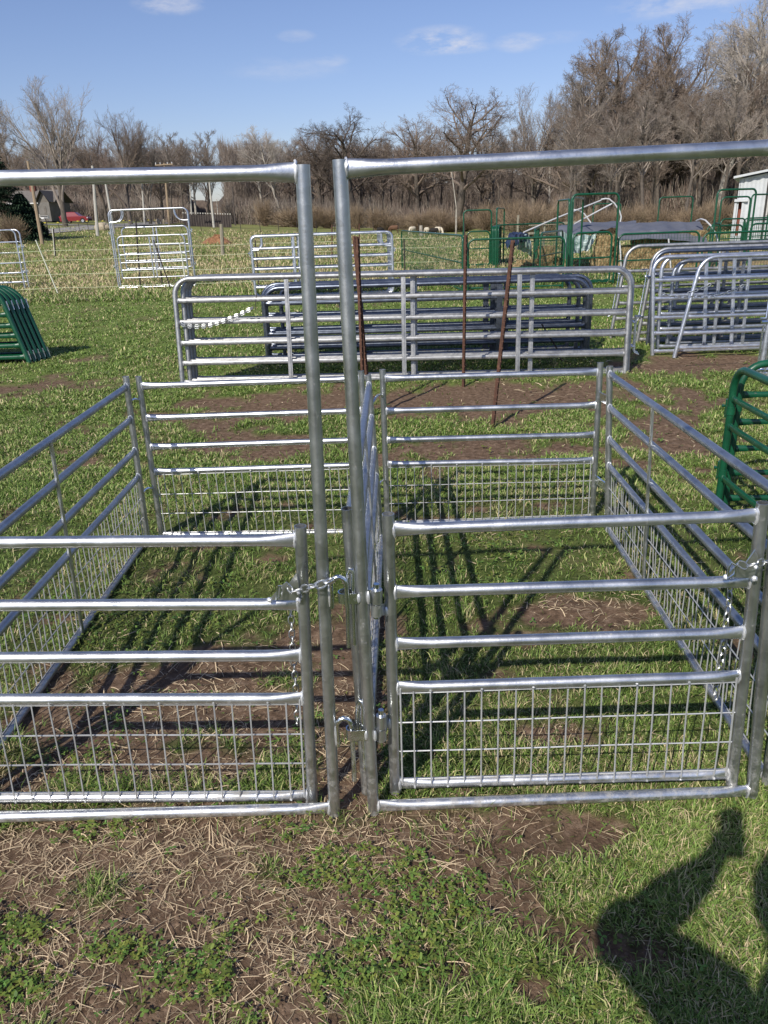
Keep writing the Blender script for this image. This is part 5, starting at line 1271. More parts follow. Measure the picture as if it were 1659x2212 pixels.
# far side of the wood closing off the sky at eye level
def wood_mass():
    mb = MB(); n = 260; prev = None; rnd = random.Random(4); hs_ = []
    for i in range(n+1):
        px = -400+2700*i/n; d = 192 if px < 480 else (330 if px < 540 else (196 if px < 1200 else lerp(196, 135, sstep((px-1200)/120))))
        x = (px-IW/2)/FL*1.05*d; z = TZ(x, min(d, 200))
        top = 9.5 if px < 480 else (5.5 if px < 550 else (10.5 if px < 1200 else lerp(10.5, 12, sstep((px-1200)/150))))
        h = top*(.78+.30*vn(np.array([px*.02]), np.array([1.5]))[0]+.12*rnd.random())
        mb.v += [(x, d, z-2), (x, d-1, z+h*.5), (x, d+2, z+h)]
        if i: k = 3*i; mb.f += [(k-3, k, k+1, k-2), (k-2, k+1, k+2, k-1)]; mb.m += [0, 0]
    o = mb.build('far_wood', M['gap'], None, False); tag(o, 'dense brown woodland standing behind the nearer trees', 'wood', None, 'stuff')
wood_mass()
def far_twigs(n):
    """fine upper twigs of the deep wood, so its top is ragged and airy"""
    px = R.random(n)*2200-250; d = np.where(px < 500, 175, np.where(px < 1200, 182, 118))+R.random(n)*12
    gap = (px > 478) & (px < 545); px = np.where(gap, px+70, px)
    x = (px-IW/2)/FL*1.05*d; z = tz(x, d); top = np.where(px < 500, 12.5, np.where(px < 1200, 14.5, 15.5))*(.7+.55*fbm(px*.018, px*0+2, 3))
    z0 = z+top*R.random(n)**.7; L = 1+2*R.random(n); az = R.random(n)*6.28; lean = np.abs(R.normal(0, .45, n))
    t = np.stack([np.sin(az)*np.sin(lean), np.cos(az)*np.sin(lean), np.cos(lean)], 1); W = .02+.025*R.random(n)
    b0 = np.stack([x, d, z0], 1); S = np.stack([W, W*0, W*0], 1); e = b0+t*L[:, None]
    vs = np.stack([b0-S, b0+S, e], 1).reshape(-1, 3); i = np.arange(n)*3
    c = np.array([.20, .16, .13])[None]*(.5+.8*R.random(n))[:, None]
    raw_mesh('woodland_twigs', vs, np.stack([i, i+1, i+2], 1).ravel(), np.full(n, 3), np.repeat(c[:, None], 3, 1).reshape(-1, 3), M['straw'], label='hazy mass of bare twigs deep in the wood', cat='woodland')
far_twigs(110000)
# rounded leafless bushes at the edge of the wood
def bush_mesh(seed, n=230, up=.6):
    rnd = random.Random(seed); mb = MB()
    for i in range(n):
        az = rnd.uniform(0, 6.28); el = rnd.uniform(.15, 1.45)**up; L = rnd.uniform(.6, 1.05); p = V((rnd.gauss(0, .06), rnd.gauss(0, .06), 0)); d = V((math.cos(az)*math.cos(el), math.sin(az)*math.cos(el), math.sin(el)))
        pts = [p]
        for k in range(4): d = (d+V((rnd.gauss(0, .14), rnd.gauss(0, .14), rnd.gauss(-.02, .12)))).normalized(); p = p+d*L/4; pts.append(p)
        mb.tube(pts, [.010, .008, .006, .004, .002], 3, cap=False)
        for k in (2, 3):
            for _ in range(2):
                q = pts[k]; e = q+(d+V((rnd.gauss(0, .5), rnd.gauss(0, .5), rnd.gauss(0, .4)))).normalized()*L*.3; mb.tube([q, e], [.005, .002], 3, cap=False)
    return mb
bushA = tag(bush_mesh(1).build('bare_bush', M['brush']), 'x', 'bush'); bushB = tag(bush_mesh(2, 300, .5).build('bare_bush', M['brush']), 'x', 'bush')
_bu = {id(bushA): 0, id(bushB): 0}
def bush(src, px, d, w_, h, label, group=None):
    o = src
    if _bu[id(src)]: o = src.copy(); COL.objects.link(o)
    _bu[id(src)] = 1
    o.location = foot(px, d); o.scale = (w_, w_, h); o.rotation_euler.z = random.uniform(0, 6); tag(o, label, 'bush')
    if group: o['group'] = group
    elif 'group' in o: del o['group']
bush(bushB, 21, 62, 1.55, 2.3, 'upright twiggy bush with pruned stems in front of the spruce')
bush(bushA, 1135, 66, 3.2, 3.1, 'wide golden brown bush behind the green corral')
bush(bushA, 1180, 70, 3.0, 3.3, 'golden brown bush just right of the widest one behind the corral')
for i in range(22):
    px = 545+i*33+random.uniform(-8, 8); d = 128-(px-520)*.02+random.uniform(0, 6)
    if px < 560: d = 175
    bush(bushA if i % 2 else bushB, px, d, random.uniform(2.0, 4.8), random.uniform(1.8, 5.2), 'leafless brown bush along the edge of the far pasture', 'leafless bushes edging the pasture')
for i in range(12):
    px = 1250+i*36+random.uniform(-8, 8); bush(bushA if i % 2 else bushB, px, 68+random.uniform(0, 6), random.uniform(1.6, 2.4), random.uniform(1.8, 3), 'leafless brown bush in front of the right hand wood', 'leafless bushes before the right hand wood')
# spruce
def spruce(px, d, toppy, wid, label):
    b = foot(px, d); H = P(px, toppy, d).z-b.z; t = thing('spruce_tree', label, 'tree', b); rnd = random.Random(6)
    mb = MB(); mb.tube([(0, 0, 0), (0, 0, H*.5), (0, 0, H*.97)], [.22, .13, .02], 8); mb.build('trunk', M['bark'], t)
    mb = MB()
    for i in range(1500):
        z = H*(.03+.95*rnd.random()**1.25); rad = wid*(1-z/H)**.85+.08; az = rnd.uniform(0, 6.28); L = rad*rnd.uniform(.75, 1.12); dr = -.25-.15*rnd.random()
        d_ = V((math.cos(az), math.sin(az), dr)).normalized(); s = V((-math.sin(az), math.cos(az), 0)); tip = V((0, 0, z))+d_*L+V((0, 0, .12*L))
        for k in range(9):
            q = .35+.65*k/8; c = V((0, 0, z))+d_*L*q+V((0, 0, .12*L*q*q)); w2 = .30*(1.15-q)+.08
            for sg in (1, -1):
                e = c+s*sg*w2*rnd.uniform(.6, 1.2)+d_*.16+V((0, 0, rnd.uniform(-.16, .05))); mb.add([c, c+d_*.12+V((0, 0, .05)), e], [(0, 1, 2)])
    mb.build('foliage', M['needles'], t, False)
spruce(-14, 66, 262, 4.0, 'dark green spruce at the left edge before the house')
spruce(52, 70, 415, 2.0, 'smaller dark spruce to the right of the big one, touching the leaning tan pole')

# ================================================================== road, lawn, house, car
def strip(name, pts, wd, mat, lift=.03, **k):
    mb = MB(); pts = [V(p) for p in pts]; n = len(pts)
    for i, p in enumerate(pts):
        t = (pts[min(i+1, n-1)]-pts[max(0, i-1)]); t.z = 0; t.normalize(); s = V((t.y, -t.x, 0))
        for q in (-1, -.5, 0, .5, 1): a = p+s*wd/2*q; mb.v.append((a.x, a.y, TZ(a.x, a.y)+lift))
    for i in range(n-1):
        for j in range(4): o = i*5+j; mb.f.append((o, o+1, o+6, o+5)); mb.m.append(0)
    o = mb.build(name, mat); tag(o, kind='structure')
road = []
for px, py in [(-140, 522), (-60, 514), (0, 508), (60, 504), (120, 499), (180, 494), (240, 489), (300, 485), (345, 481.5)]: road.append(G(px, py))
for a, b_ in zip(road, road[1:]): print('road', a)
ext = road[-1]+(road[-1]-road[-2]).normalized()*40; road.append(ext)
dense = []
for a, b_ in zip(road, road[1:]):
    for i in range(6): dense.append(lerp(a, b_, i/6))
strip('road', dense, 4.6, M['roadstone'], .05)
dr = foot(150, 108); strip('driveway', [foot(135, 100)+V((i*2.2-4, 0, 0)) for i in range(8)], 3.0, M['roadstone'], .05)
# house
def house():
    d = 112; a = xat(79, d); e = xat(122, d); t = thing('house', 'tan sided house with a grey roof and shaded garage, beyond the road', 'house', a); O = V(a)
    W_ = (e-a).length; Hw = P(88, 438, d).z-a.z; Hr = P(100, 408, d).z-a.z; mb = MB()
    x1 = P(93, 450, d).x-a.x
    mb.box((-3, 0, 0), (x1, 6, Hw)); mb.build('wall', M['siding'], t, False)
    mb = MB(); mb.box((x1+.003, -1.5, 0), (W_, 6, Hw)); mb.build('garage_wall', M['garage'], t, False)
    mb = MB(); mb.box((x1+.7, -1.54, 0), (W_-.5, -1.503, Hw*.8)); mb.build('garage_door', M['shingle'], t, False)
    mb = MB(); h0 = Hw
    mb.add([(-3.5, -.6, h0), (W_+.4, -.6, h0), (W_+.4, 3, Hr), (-3.5, 3, Hr), (-3.5, 6.6, h0), (W_+.4, 6.6, h0)], [(0, 1, 2, 3), (3, 2, 5, 4)])
    gx = (x1+W_)/2; mb.add([(x1-.2, -2.0, h0+.02), (gx, -2.0, Hr*.95), (W_+.3, -2.0, h0+.02), (x1-.2, 3, h0+.02), (gx, 3, Hr*.95), (W_+.3, 3, h0+.02)], [(0, 1, 4, 3), (1, 2, 5, 4)]); mb.add([(x1, -1.5, h0), (gx, -1.5, Hr*.9), (W_, -1.5, h0)], [(0, 1, 2)])
    mb.build('roof', M['shingle'], t, False)
    for wx in (-2.2, .1):
        mb = MB(); mb.box((wx, -.05, .9), (wx+.9, -.003, 2.1)); wf = mb.build('window', M['lamp'], t, False)
        mb = MB(); mb.box((wx+.08, -.07, .98), (wx+.82, -.052, 2.02)); mb.build('pane', M['glass'], wf, False)
    mb = MB(); mb.box((-3.5, -.75, Hw-.12), (x1+.1, -.6, Hw+.02)); mb.build('gutter', M['lamp'], t, False)
    mb = MB(); mb.box((-1.2, 2.6, Hr-.4), (-.5, 3.2, Hr+.8)); mb.build('chimney', M['redwood'], t, False)
house()
# red car
def car():
    d = 104; a = foot(129.5, d); b_ = foot(191, d); L = (b_-a).length; s = L/4.5; t = thing('parked_car', 'red sport utility car parked side on beyond the road, behind the big tree trunk', 'car', a)
    W_ = 1.8*s; Hh = 1.72*s
    # side profile, nose to the right
    low = [(0.02, .42), (.02, .95), (.12, 1.02)]
    prof = [(0, .40), (.0, .90), (.08, 1.02), (.42, 1.62), (.7, 1.70), (2.0, 1.72), (2.45, 1.66), (3.1, 1.12), (3.9, 1.02), (4.35, .92), (4.5, .70), (4.5, .40)]
    def wheelarch(cx): return [(cx+.40*math.cos(math.radians(an)), .36+.40*math.sin(math.radians(an))) for an in range(0, 181, 20)]
    bottom = [(4.5, .36)]+wheelarch(3.62)+wheelarch(.95)+[(0, .36)]
    loop = prof+[(x, z) for x, z in bottom]
    mb = MB(); n = len(loop); vs = []
    for y in (0, .10, W_/s-.10, W_/s):
        for x, z in loop:
            ins = .0; up = max(0, z-1.0)/.72; yy = y+(up*.17 if y < .9 else -up*.17); xx = x+(.05 if y in (0, W_/s) and x < .1 else 0)-(.06 if y in (0, W_/s) and x > 4.4 else 0); zz = z-(.05 if y in (0, W_/s) and z > 1.6 else 0)
            vs.append((xx*s, yy*s, zz*s))
    fs = [(k*n+i, k*n+(i+1) % n, (k+1)*n+(i+1) % n, (k+1)*n+i) for k in range(3) for i in range(n)]
    # side caps as a strip between upper and lower outline
    mb.add(vs, fs)
    import mathutils
    for k, flip in ((0, False), (3, True)):
        poly = [V((vs[k*n+i][0], vs[k*n+i][2], 0)) for i in range(n)]
        tri = mathutils.geometry.tessellate_polygon([poly]); mb.add([vs[k*n+i] for i in range(n)], [tuple(q) if flip else tuple(q)[::-1] for q in tri])
    mb.build('body', M['carred'], t, False)
    for x0, x1, z0, z1, sl0, sl1 in [(.42, 1.05, 1.10, 1.54, .12, 0), (1.12, 1.85, 1.10, 1.56, 0, 0), (1.93, 2.88, 1.10, 1.54, 0, -.52)]:
        for y in (-.012+.06, W_/s+.012-.06):
            g = .10 if y < .9 else -.10; mb = MB(); pts = [(x0, y, z0), (x1, y, z0), (x1+sl1, y+g, z1), (x0+sl0, y+g, z1)]; mb.add([(p[0]*s, p[1]*s, p[2]*s) for p in pts], [(0, 1, 2, 3)]); mb.build('window', M['glass'], t, False)
    mb = MB(); mb.add([(x*s, y*s, z*s) for x, y, z in [(-.01+.12, .25, 1.1), (-.01+.12, 1.55, 1.1), (.37, 1.5, 1.55), (.37, .3, 1.55)]], [(0, 1, 2, 3)]); mb.build('rear_window', M['glass'], t, False)
    for cx in (.95, 3.62):
        for y in (-.0, W_/s-.22):
            w_ = MB(); w_.tube([(cx*s, y*s, .36*s), (cx*s, (y+.22)*s, .36*s)], .355*s, 18, up=(0, 0, 1)); wo_ = w_.build('wheel', M['tyre'], t)
            w_ = MB(); w_.tube([(cx*s, (y-.012)*s, .36*s), (cx*s, (y+.232)*s, .36*s)], .21*s, 14, up=(0, 0, 1)); w_.build('rim', M['rim'], wo_)
    mb = MB(); mb.box((4.34*s, -.006, .72*s), (4.46*s, .2*s, .86*s)); mb.build('headlight', M['lamp'], t, False)
    mb = MB(); mb.box((-.012, -.006, .85*s), (.08*s, .16*s, 1.1*s)); mb.build('taillight', M['redlamp'], t, False)
    mb = MB(); mb.box((-.04*s, .05*s, .38*s), (.1*s, 1.75*s, .58*s)); mb.build('bumper', M['tyre'], t, False)
    mb = MB(); mb.box((4.42*s, .05*s, .38*s), (4.56*s, 1.75*s, .56*s)); mb.build('bumper', M['tyre'], t, False)
car()
# boulder
mb = MB(); mb.blob((0, 0, .25), (.95, .6, .55), n=12, rings=8, rough=.10); o = mb.build('boulder', M['rock'], None, True, foot(219, 88)); tag(o, 'tan boulder on the lawn edge right of the white pole', 'rock')
for px, d, s_ in ((461-120, 118, .4), (352, 120, .35)):
    mb = MB(); mb.blob((0, 0, .25), (.9*s_, .6*s_, .55), n=10, rings=6, rough=.12); o = mb.build('boulder', M['rock'], None, True, foot(px, d)); tag(o, 'small pale stone by the far road, seen through the pale frames' if px < 350 else 'small pale stone by the far road, right of the other', 'rock')
# poles
def pole(px0, d, px1, toppy, r, mat, label, arm=False):
    b = foot(px0, d); tp = P(px1, toppy, d); t = thing('utility_pole', label, 'pole', b); O = V(b)
    mb = MB(); mb.tube([V((0, 0, -.2)), (tp-O)*.5, tp-O], [r, r*.85, r*.65], 8); mb.build('shaft', M[mat], t)
    if arm:
        q = (tp-O)*.97; mb = MB(); mb.bar(q+V((-1.1, -.15, 0)), q+V((1.1, -.15, .05)), .1, .12); mb.build('crossarm', M[mat], t)
        for x in (-1, -.45, .45, 1): mb = MB(); mb.tube([q+V((x, -.15, .05)), q+V((x, -.15, .3))], .05, 6); mb.build('insulator', M['lamp'], t)
pole(83, 62, 60, 348, .15, 'pole_tan', 'tan wooden pole leaning left beside the spruce')
pole(206, 75, 199.5, 358, .16, 'pole_pale', 'white upright pole on the lawn right of the red car')
pole(243, 80, 226, 385, .14, 'pole_pale', 'pale pole leaning left just before the tall pale frame')
pole(312, 118, 305, 372, .15, 'pole_pale', 'pale pole behind the middle of the tall pale frame')
pole(365, 105, 354.5, 352, .17, 'pole_tan', 'brown pole with a crossarm behind the tall pale frame', True)
pole(414, 120, 410.5, 400, .12, 'pole_pale', 'slim pale pole left of the brighter one near the black fence')
pole(461, 108, 452, 392, .17, 'pole_pale', 'pale pole rising from the right part of the black fence')
pole(472, 150, 468, 430, .10, 'pole_pale', 'short slim pole right of the pale one at the black fence')
pole(508, 130, 502, 403, .14, 'pole_dark', 'dark pole standing in the sky gap')
# black fence with white caps
t = thing('capped_fence', 'long black screen fence with small white post caps far off', 'fence', foot(400, 112)); O = V(t.location)
a0, a1 = foot(398, 112), foot(499, 112)
mb = MB(); mb.hexa([a0-O, a1-O, a1-O+V((0, .06, 0)), a0-O+V((0, .06, 0)), a0-O+V((0, 0, 1.5)), a1-O+V((0, 0, 1.5)), a1-O+V((0, .06, 1.5)), a0-O+V((0, .06, 1.5))]); mb.build('screen', M['black_steel'], t, False)
for i in range(20):
    p = lerp(a0, a1, i/19)-O; mb = MB(); mb.box((p.x-.05, p.y-.08, p.z), (p.x+.05, p.y-.02, p.z+1.62)); po = mb.build('post', M['pole_dark'], t, False)
    mb = MB(); mb.box((p.x-.07, p.y-.10, p.z+1.62), (p.x+.07, p.y, p.z+1.78)); mb.build('cap', M['pole_pale'], po, False)
# sign and stakes along the road: dark T posts with yellow tops
t = thing('roadside_fence', 'row of dark steel posts with yellow caps along the near side of the road', 'fence', foot(20, 58)); O = V(t.location)
caps = [(18, 479, 520), (46, 484, 519), (77, 483.5, 515), (103, 482, 511), (130, 481.5, 508), (173, 478.5, 507), (192, 478.5, 503), (210, 479, 500), (225, 478, 498), (242, 477, 497), (269, 477, 491), (282, 477, 490), (295, 476.5, 489), (322, 476, 486), (335, 476, 485)]
pts_ = []
for i, (px, y0, y1) in enumerate(caps):
    b = G(px+1, y1); h = P(px, y0, b.y).z-b.z; b0 = b-O; pts_.append((b0, h)); mb = MB(); mb.bar(b0, b0+V((-.06, 0, h)), .045, .03, up=(0, 1, 0)); po = mb.build('post', M['black_steel'], t, False)
    mb = MB(); c = b0+V((-.06, 0, h)); mb.box((c.x-.09, c.y-.04, c.z), (c.x+.09, c.y+.04, c.z+.08)); mb.build('cap', M['yellow'] if i not in (0, 2, 1) else (M['rust'] if i != 1 else M['lamp']), po, False)
for f_ in (.35, .65, .9):
    mb = MB(); mb.tube([b+V((0, 0, h*f_)) for b, h in pts_], .008, 4); mb.build('wire', M['polywire'], t)
b = G(100, 508)+V((0, .5, 0)); t = thing('mailbox_sign', 'small black and white box on a post by the road', 'mailbox', b); h = P(99, 472, b.y).z-b.z
mb = MB(); mb.bar((.05, 0, 0), (0, 0, h), .08, .08, up=(0, 1, 0)); mb.build('post', M['black_steel'], t, False)
mb = MB(); mb.box((-.42, -.12, h-.02), (.32, .12, h+.24)); mb.build('box', M['lamp'], t, False)
mb = MB(); mb.box((-.40, -.124, h+.12), (.30, -.121, h+.22)); mb.box((-.10, -.126, h+.0), (.32, -.122, h+.08)); mb.build('marking', M['dark'], t, False)
# far pasture fence
def post_fence(label, lst, wires, mat='black_steel', wmat='black_steel', pr=.03, wr=.006):
    t = thing('wire_fence', label, 'fence', lst[0][0]); O = V(lst[0][0]); tops = []
    for b, h, dx, m2 in lst:
        mb = MB(); mb.tube([b-O, b-O+V((dx, 0, h))], pr*(3 if m2 == 'wood' else 1), 6); mb.build('post', M[m2 or mat], t)
    for f_ in wires:
        mb = MB(); pts = []
        for (b, h, dx, _), (b2, h2, dx2, _) in zip(lst, lst[1:]):
            for q in (0, .33, .66): pts.append(lerp(b-O+V((0, 0, f_)), b2-O+V((0, 0, f_)), q)-V((0, 0, .02*math.sin(q*math.pi))))
        pts.append(lst[-1][0]-O+V((0, 0, f_))); mb.tube(pts, wr, 4); mb.build('wire', M[wmat], t)
    return t
lst = []
for px in (352, 391, 433, 459+20, 519, 561, 601, 641, 683, 722, 757, 806, 860, 905, 951): b = foot(px, 92); lst.append((b, 1.3, -.03, None))
post_fence('line of thin dark posts across the far green pasture', lst, (.4, .8, 1.15), pr=.035)
# near poly-wire fence with one stout wooden post and white stakes
yF = 21.6
lst = []
for px, h, dx, m2 in [(-120, 1.1, 0, None), (126, 1.4, -.34, 'stake'), (370, 1.3, -.3, None), (404, 1.2, -.05, 'stake'), (560, 1.2, 0, None), (875, 1.1, 0, None), (1003, 1.45, 0, None)]: lst.append((xat(px, yF), h, dx, m2))
post_fence('pale yellow electric wires strung low between thin stakes across the lawn edge', lst, (.17, .52, .88, 1.12), wmat='polywire', pr=.016, wr=.0055)
def single(px, py, px1, py1, label, r, mat, name='fence_post', d=None):
    b = G(px, py) if d is None else foot(px, d); tp = P(px1, py1, b.y); o = V(b); mb = MB(); mb.tube([(0, 0, -.1), tp-o], [r, r*.95], 8); ob = mb.build(name, M[mat], None, True, b); tag(ob, label, 'post')
single(481, 552, 478, 484, 'stout weathered wooden post alone in the pasture', .10, 'wood')
single(120, 556, 115, 494, 'dark leaning post with a white stake beside it near the left frame', .04, 'black_steel')
single(118, 553, 113, 491, 'white stake touching the dark leaning post', .025, 'stake')
single(303, 623, 293, 470, 'dark steel post showing through the left half of the pale frame', .022, 'black_steel')
single(351, 617, 336, 498, 'dark steel post with a white top, right of the one in the frame', .022, 'black_steel')
single(776, 560, 776, 483, 'rusty post behind the pale stock panel stack, right part', .03, 'rust')
single(717, 560, 717, 486, 'rusty post behind the pale stock panel stack, middle', .03, 'rust')
single(1000, 600, 1001, 500, 'green steel post where the corral meets the wire', .03, 'green')
# ================================================================== sheep
def sheep(px, py, length, face, label, mat='wool', d=None, graze=True):
    b = G(px, py) if d is None else foot(px, d)
    s = length; mb = MB()
    def loft(secs, n=12):
        vs = []; k = len(secs)
        for c, ry, rz in secs:
            for j in range(n): a = 6.2832*j/n; q = 1+.06*math.sin(3*a+c[0]*20); vs.append((c[0], c[1]+math.cos(a)*ry*q, c[2]+math.sin(a)*rz*q))
        fs = [(i*n+j, i*n+(j+1) % n, (i+1)*n+(j+1) % n, (i+1)*n+j) for i in range(k-1) for j in range(n)]+[tuple(range(n))[::-1], tuple((k-1)*n+j for j in range(n))]; mb.add(vs, fs)
    loft([((-.52, 0, .62), .06, .08), ((-.48, 0, .62), .17, .19), ((-.36, 0, .60), .22, .24), ((-.1, 0, .57), .235, .25), ((.15, 0, .58), .22, .245), ((.34, 0, .60), .17, .21), ((.42, 0, .60), .10, .13)])
    if graze: nk = [(.36, 0, .62), (.50, 0, .50), (.58, 0, .32), (.62, 0, .20), (.70, 0, .08), (.73, 0, .03)]; rr_ = [.15, .115, .085, .075, .055, .03]
    else: nk = [(.34, 0, .66), (.44, 0, .80), (.48, 0, .92), (.56, 0, .94), (.68, 0, .88), (.72, 0, .86)]; rr_ = [.15, .11, .085, .08, .055, .03]
    mb.tube(nk, rr_, 9, up=(0, 1, 0))
    h = V(nk[3]); 
    for q in (1, -1): mb.tube([h+V((-.02, .05*q, .03)), h+V((-.03, .13*q, .02)), h+V((-.03, .17*q, -.01))], [.02, .03, .008], 6)
    for x, y, kn in ((.30, .10, .02), (.30, -.10, -.03), (-.36, .11, -.05), (-.36, -.11, -.02)):
        if x > 0: mb.tube([(x, y, .50), (x+kn, y, .28), (x+kn*.5, y, .05), (x+kn*.5+.01, y, 0)], [.075, .04, .028, .034], 7, up=(0, 1, 0))
        else: mb.tube([(x+.02, y, .52), (x+.05, y, .36), (x-.06, y, .24), (x-.04, y, .05), (x-.03, y, 0)], [.10, .065, .035, .028, .034], 7, up=(0, 1, 0))
    mb.tube([(-.50, 0, .68), (-.56, 0, .56), (-.55, 0, .44)], [.04, .04, .02], 6, up=(0, 1, 0))
    o = mb.build('sheep', M[mat], None, True, b); o.scale = (s/1.2,)*3; o.rotation_euler.z = face; tag(o, label, 'sheep'); return o
sheep(623, 485.5, 1.5, math.pi*.97, 'cream sheep grazing alone on the rise, left of the tall posts', d=140)
sheep(890, 500, 1.3, .9+math.pi, 'cream sheep second from the left in the far group, grazing', d=100)
sheep(921, 498, 1.2, 2.0, 'cream sheep with its back turned, middle of the far group', d=104)
sheep(948, 502, 1.4, -.9, 'cream sheep at the right end of the far group', d=98)
sheep(937, 501, 1.2, math.pi, 'black sheep standing against the cream one at the right end', 'wool_dark', d=97)
sheep(940, 499, 1.1, 1.2, 'cream sheep half hidden behind the black one', d=101)
sheep(821, 496, 1.0, 0.3, 'small black sheep at the left of the far group', 'wool_dark', d=100)
sheep(850, 494.5, 1.35, math.pi*.95, 'brown and dark sheep grazing between the small black one and the cream ones', 'wool_brown', d=106)
mb = MB(); mb.tube([(0, 0, 0), (0, 0, 1.1)], [.22, .17], 9); o = mb.build('tree_stump', M['bark_pale'], None, True, foot(909.5, 88)); tag(o, 'short grey broken trunk in the pasture near the sheep', 'stump')
mb = MB(); mb.tube([(0, 0, 0), (.05, 0, 3), (-.6, 0, 7.5)], [.12, .08, .04], 6); o = mb.build('dead_sapling', M['bark_pale'], None, True, foot(985, 92)); tag(o, 'thin pale dead sapling before the brush', 'tree')

# ================================================================== the person taking the picture (only the shadow shows)
def person():
    t = thing('person', 'person in dark jacket and jeans holding a phone up, casting the foreground shadow', 'person', (.10, -.42, 0))
    J = {'pelvis': (.10, -.42, .98), 'waist': (.09, -.41, 1.13), 'chest': (.06, -.37, 1.33), 'neck': (.045, -.33, 1.50), 'neck2': (.042, -.30, 1.565), 'head': (.045, -.265, 1.665), 'crown': (.045, -.265, 1.735),
         'ls': (-.13, -.32, 1.455), 'le': (-.29, -.14, 1.49), 'lw': (-.055, -.05, 1.60), 'lh': (-.028, -.035, 1.645), 'rs': (.22, -.35, 1.43), 're': (.33, -.36, 1.14), 'rw': (.34, -.26, .91), 'rh': (.34, -.23, .84),
         'lt': (.0, -.42, .92), 'lk': (-.01, -.38, .50), 'la': (-.01, -.44, .08), 'lf': (-.02, -.30, .04), 'rt': (.20, -.42, .92), 'rk': (.22, -.37, .50), 'ra': (.22, -.42, .08), 'rf': (.24, -.28, .04)}
    E_ = [('pelvis', 'waist', ), ('waist', 'chest'), ('chest', 'neck'), ('neck', 'neck2'), ('neck2', 'head'), ('head', 'crown'), ('chest', 'ls'), ('ls', 'le'), ('le', 'lw'), ('lw', 'lh'), ('chest', 'rs'), ('rs', 're'), ('re', 'rw'), ('rw', 'rh'), ('pelvis', 'lt'), ('lt', 'lk'), ('lk', 'la'), ('la', 'lf'), ('pelvis', 'rt'), ('rt', 'rk'), ('rk', 'ra'), ('ra', 'rf')]
    rad = {'pelvis': .135, 'waist': .125, 'chest': .135, 'neck': .06, 'neck2': .055, 'head': .082, 'crown': .07, 'ls': .075, 'le': .055, 'lw': .038, 'lh': .034, 'rs': .075, 're': .052, 'rw': .036, 'rh': .034, 'lt': .095, 'lk': .062, 'la': .045, 'lf': .04, 'rt': .095, 'rk': .062, 'ra': .045, 'rf': .04}
    # fingers
    for hnd, base, dirs in (('lh', V(J['lh']), V((.5, .45, .7))), ('rh', V(J['rh']), V((0, .15, -1)))):
        dirs = dirs.normalized(); side = dirs.cross(V((0, 1, .3))).normalized()
        for k, (off, ln) in enumerate(((-.027, .060), (-.009, .072), (.009, .075), (.027, .066))):
            a, b_, c = base+side*off+dirs*.035, base+side*off*1.1+dirs*(.035+ln*.55)+V((0, .006, 0)), base+side*off+dirs*(.035+ln)+V((0, .022, 0))
            for nm, p in ((f'{hnd}{k}a', a), (f'{hnd}{k}b', b_), (f'{hnd}{k}c', c)): J[nm] = tuple(p); rad[nm] = .0095 if nm[-1] != 'c' else .008
            E_.extend([(hnd, f'{hnd}{k}a'), (f'{hnd}{k}a', f'{hnd}{k}b'), (f'{hnd}{k}b', f'{hnd}{k}c')])
        a, b_ = base+side*.035+dirs*.0, base+side*.060+dirs*.035; J[hnd+'ta'] = tuple(a); J[hnd+'tb'] = tuple(b_); rad[hnd+'ta'] = .012; rad[hnd+'tb'] = .010; E_.extend([(hnd, hnd+'ta'), (hnd+'ta', hnd+'tb')])
    names = list(J); O = V(t.location); me = bpy.data.meshes.new('body'); me.from_pydata([tuple(V(J[n])-O) for n in names], [(names.index(e[0]), names.index(e[1])) for e in E_], [])
    me.skin_vertices.new() if hasattr(me.skin_vertices, 'new') and not me.skin_vertices else None
    o = bpy.data.objects.new('body', me); COL.objects.link(o); o.parent = t
    md = o.modifiers.new('Skin', 'SKIN'); md.use_smooth_shade = True
    sv = me.skin_vertices[0].data if me.skin_vertices else None
    if sv:
        for n, v_ in zip(names, sv): v_.radius = (rad[n], rad[n]*(1.0)); v_.use_root = n == 'pelvis'
    o.modifiers.new('Sub', 'SUBSURF').levels = 1; o.modifiers[-1].render_levels = 2; me.materials.append(M['skin'])
    hd = V(J['head'])-O
    mb = MB(); mb.blob(hd+V((0, -.02, .055)), (.098, .115, .105), n=18, rings=12, rough=.015); mb.build('hair', M['hair'], t)
    mb = MB(); mb.blob(hd+V((0, .02, -.005)), (.075, .088, .105), n=18, rings=12, rough=0); mb.tube([hd+V((0, .105, .01)), hd+V((0, .128, -.022))], [.008, .014], 8)
    for q in (1, -1): mb.blob(hd+V((.078*q, .005, -.005)), (.010, .018, .03), n=8, rings=6, rough=0)
    mb.build('face', M['skin'], t)
    for q in (1, -1): mb = MB(); mb.blob(hd+V((.03*q, .101, .012)), (.011, .008, .008), n=10, rings=8, rough=0); mb.build('eye', M['lamp'], t)
    mb = MB(); mb.tube([hd+V((-.022, .104, -.052)), hd+V((0, .110, -.054)), hd+V((.022, .104, -.052))], .005, 6); mb.build('mouth', M['redwood'], t)
    def sleeve(a, b_, c, r): 
        mb = MB(); A_, B2, C_ = [V(J[q])-O for q in (a, b_, c)]
        mb.tube([A_+(A_-B2).normalized()*.02, lerp(A_, B2, .5), B2, lerp(B2, C_, .5), lerp(B2, C_, .93)], [r*1.25, r*1.05, r*1.0, r*.75, r*.5], 14); return mb
    mb = MB()
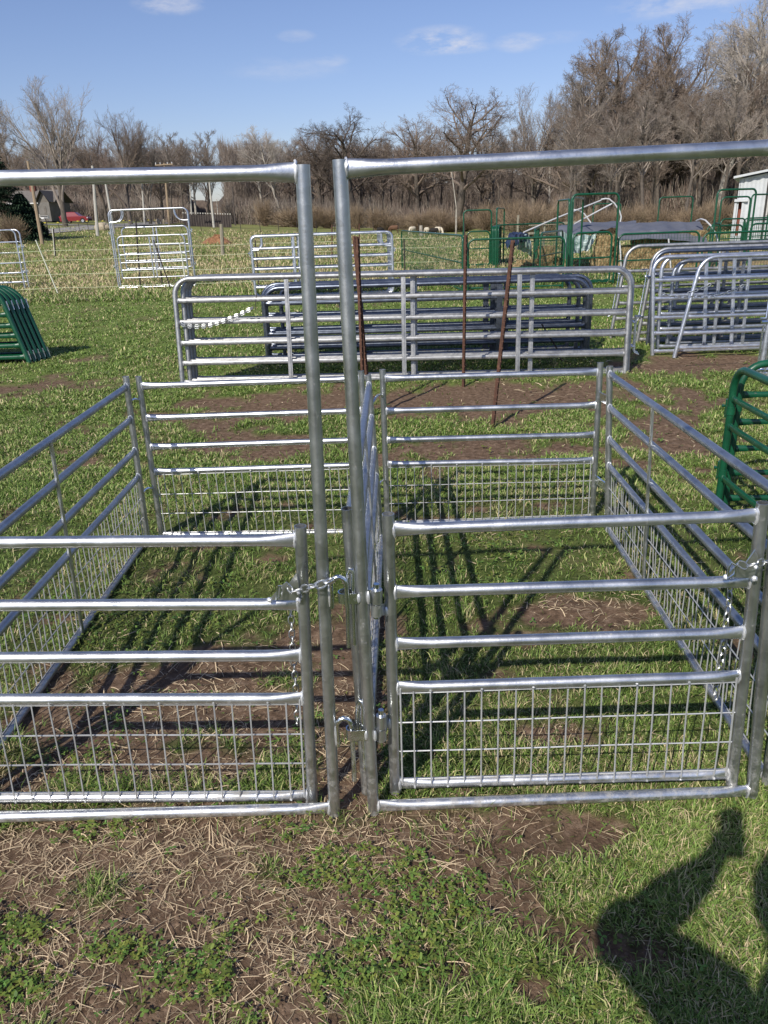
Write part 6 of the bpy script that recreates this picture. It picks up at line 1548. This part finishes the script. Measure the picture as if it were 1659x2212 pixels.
    tor = [(V(J['pelvis'])-O+V((0, 0, -.06)), .215, .145), (V(J['pelvis'])-O+V((0, 0, .06)), .205, .14), (V(J['waist'])-O+V((0, 0, .04)), .195, .135), (V(J['chest'])-O, .20, .135), (V(J['chest'])-O+V((0, .01, .10)), .17, .11), (V(J['neck'])-O+V((0, 0, -.005)), .10, .085), (V(J['neck'])-O+V((0, 0, .045)), .075, .07)]
    mb.tube([p for p, _, _ in tor], 1, 20, up=(0, 1, 0), ell=[(a, b_) for _, a, b_ in tor])
    sl_ = sleeve('ls', 'le', 'lw', .084); sr = sleeve('rs', 're', 'rw', .070)
    mb.add(sl_.v, sl_.f); mb.add(sr.v, sr.f); mb.blob(V(J['le'])-O, .078, n=14, rings=10, rough=.03); mb.blob(V(J['ls'])-O, .095, n=14, rings=10, rough=.03); mb.blob(V(J['rs'])-O, .095, n=14, rings=10, rough=.03); mb.build('jacket', M['jacket'], t)
    mb = MB()
    for q in 'lr':
        A_, B2, C_ = [V(J[q+z])-O for z in 'tka']; mb.tube([A_+V((0, 0, .06)), lerp(A_, B2, .4), B2, lerp(B2, C_, .4), C_+V((0, 0, -.02))], [.125, .105, .08, .07, .062], 14, up=(0, 1, 0))
    mb.build('jeans', M['jeans'], t)
    for q in 'lr':
        mb = MB(); A_, B2 = V(J[q+'a'])-O, V(J[q+'f'])-O; mb.tube([A_+V((0, -.05, -.03)), A_+V((0, 0, -.015)), lerp(A_, B2, .6)+V((0, 0, -.01)), B2+V((0, .03, -.008))], [.045, .055, .045, .03], 12, up=(0, 0, 1)); mb.build('shoe', M['tyre'], t)
person()
t = thing('phone', 'black phone held up in the left hand of the person taking the picture', 'phone', (0, -.012, CAMH))
mb = MB(); cs, sn = math.cos(-PITCH), math.sin(-PITCH)
def rt(x, y, z): return (x, y*cs-z*sn, y*sn+z*cs)
vs = [rt(x, y, z) for x in (-.040, .034) for y in (-.018, -.010) for z in (-.085, .055)]
mb.hexa([vs[0], vs[4], vs[6], vs[2], vs[1], vs[5], vs[7], vs[3]]); mb.build('case', M['phone'], t, False)

# tidy: no leftover prototype labels
for o in list(COL.objects):
    if o.get('label') == 'x': print('unused prototype', o.name)
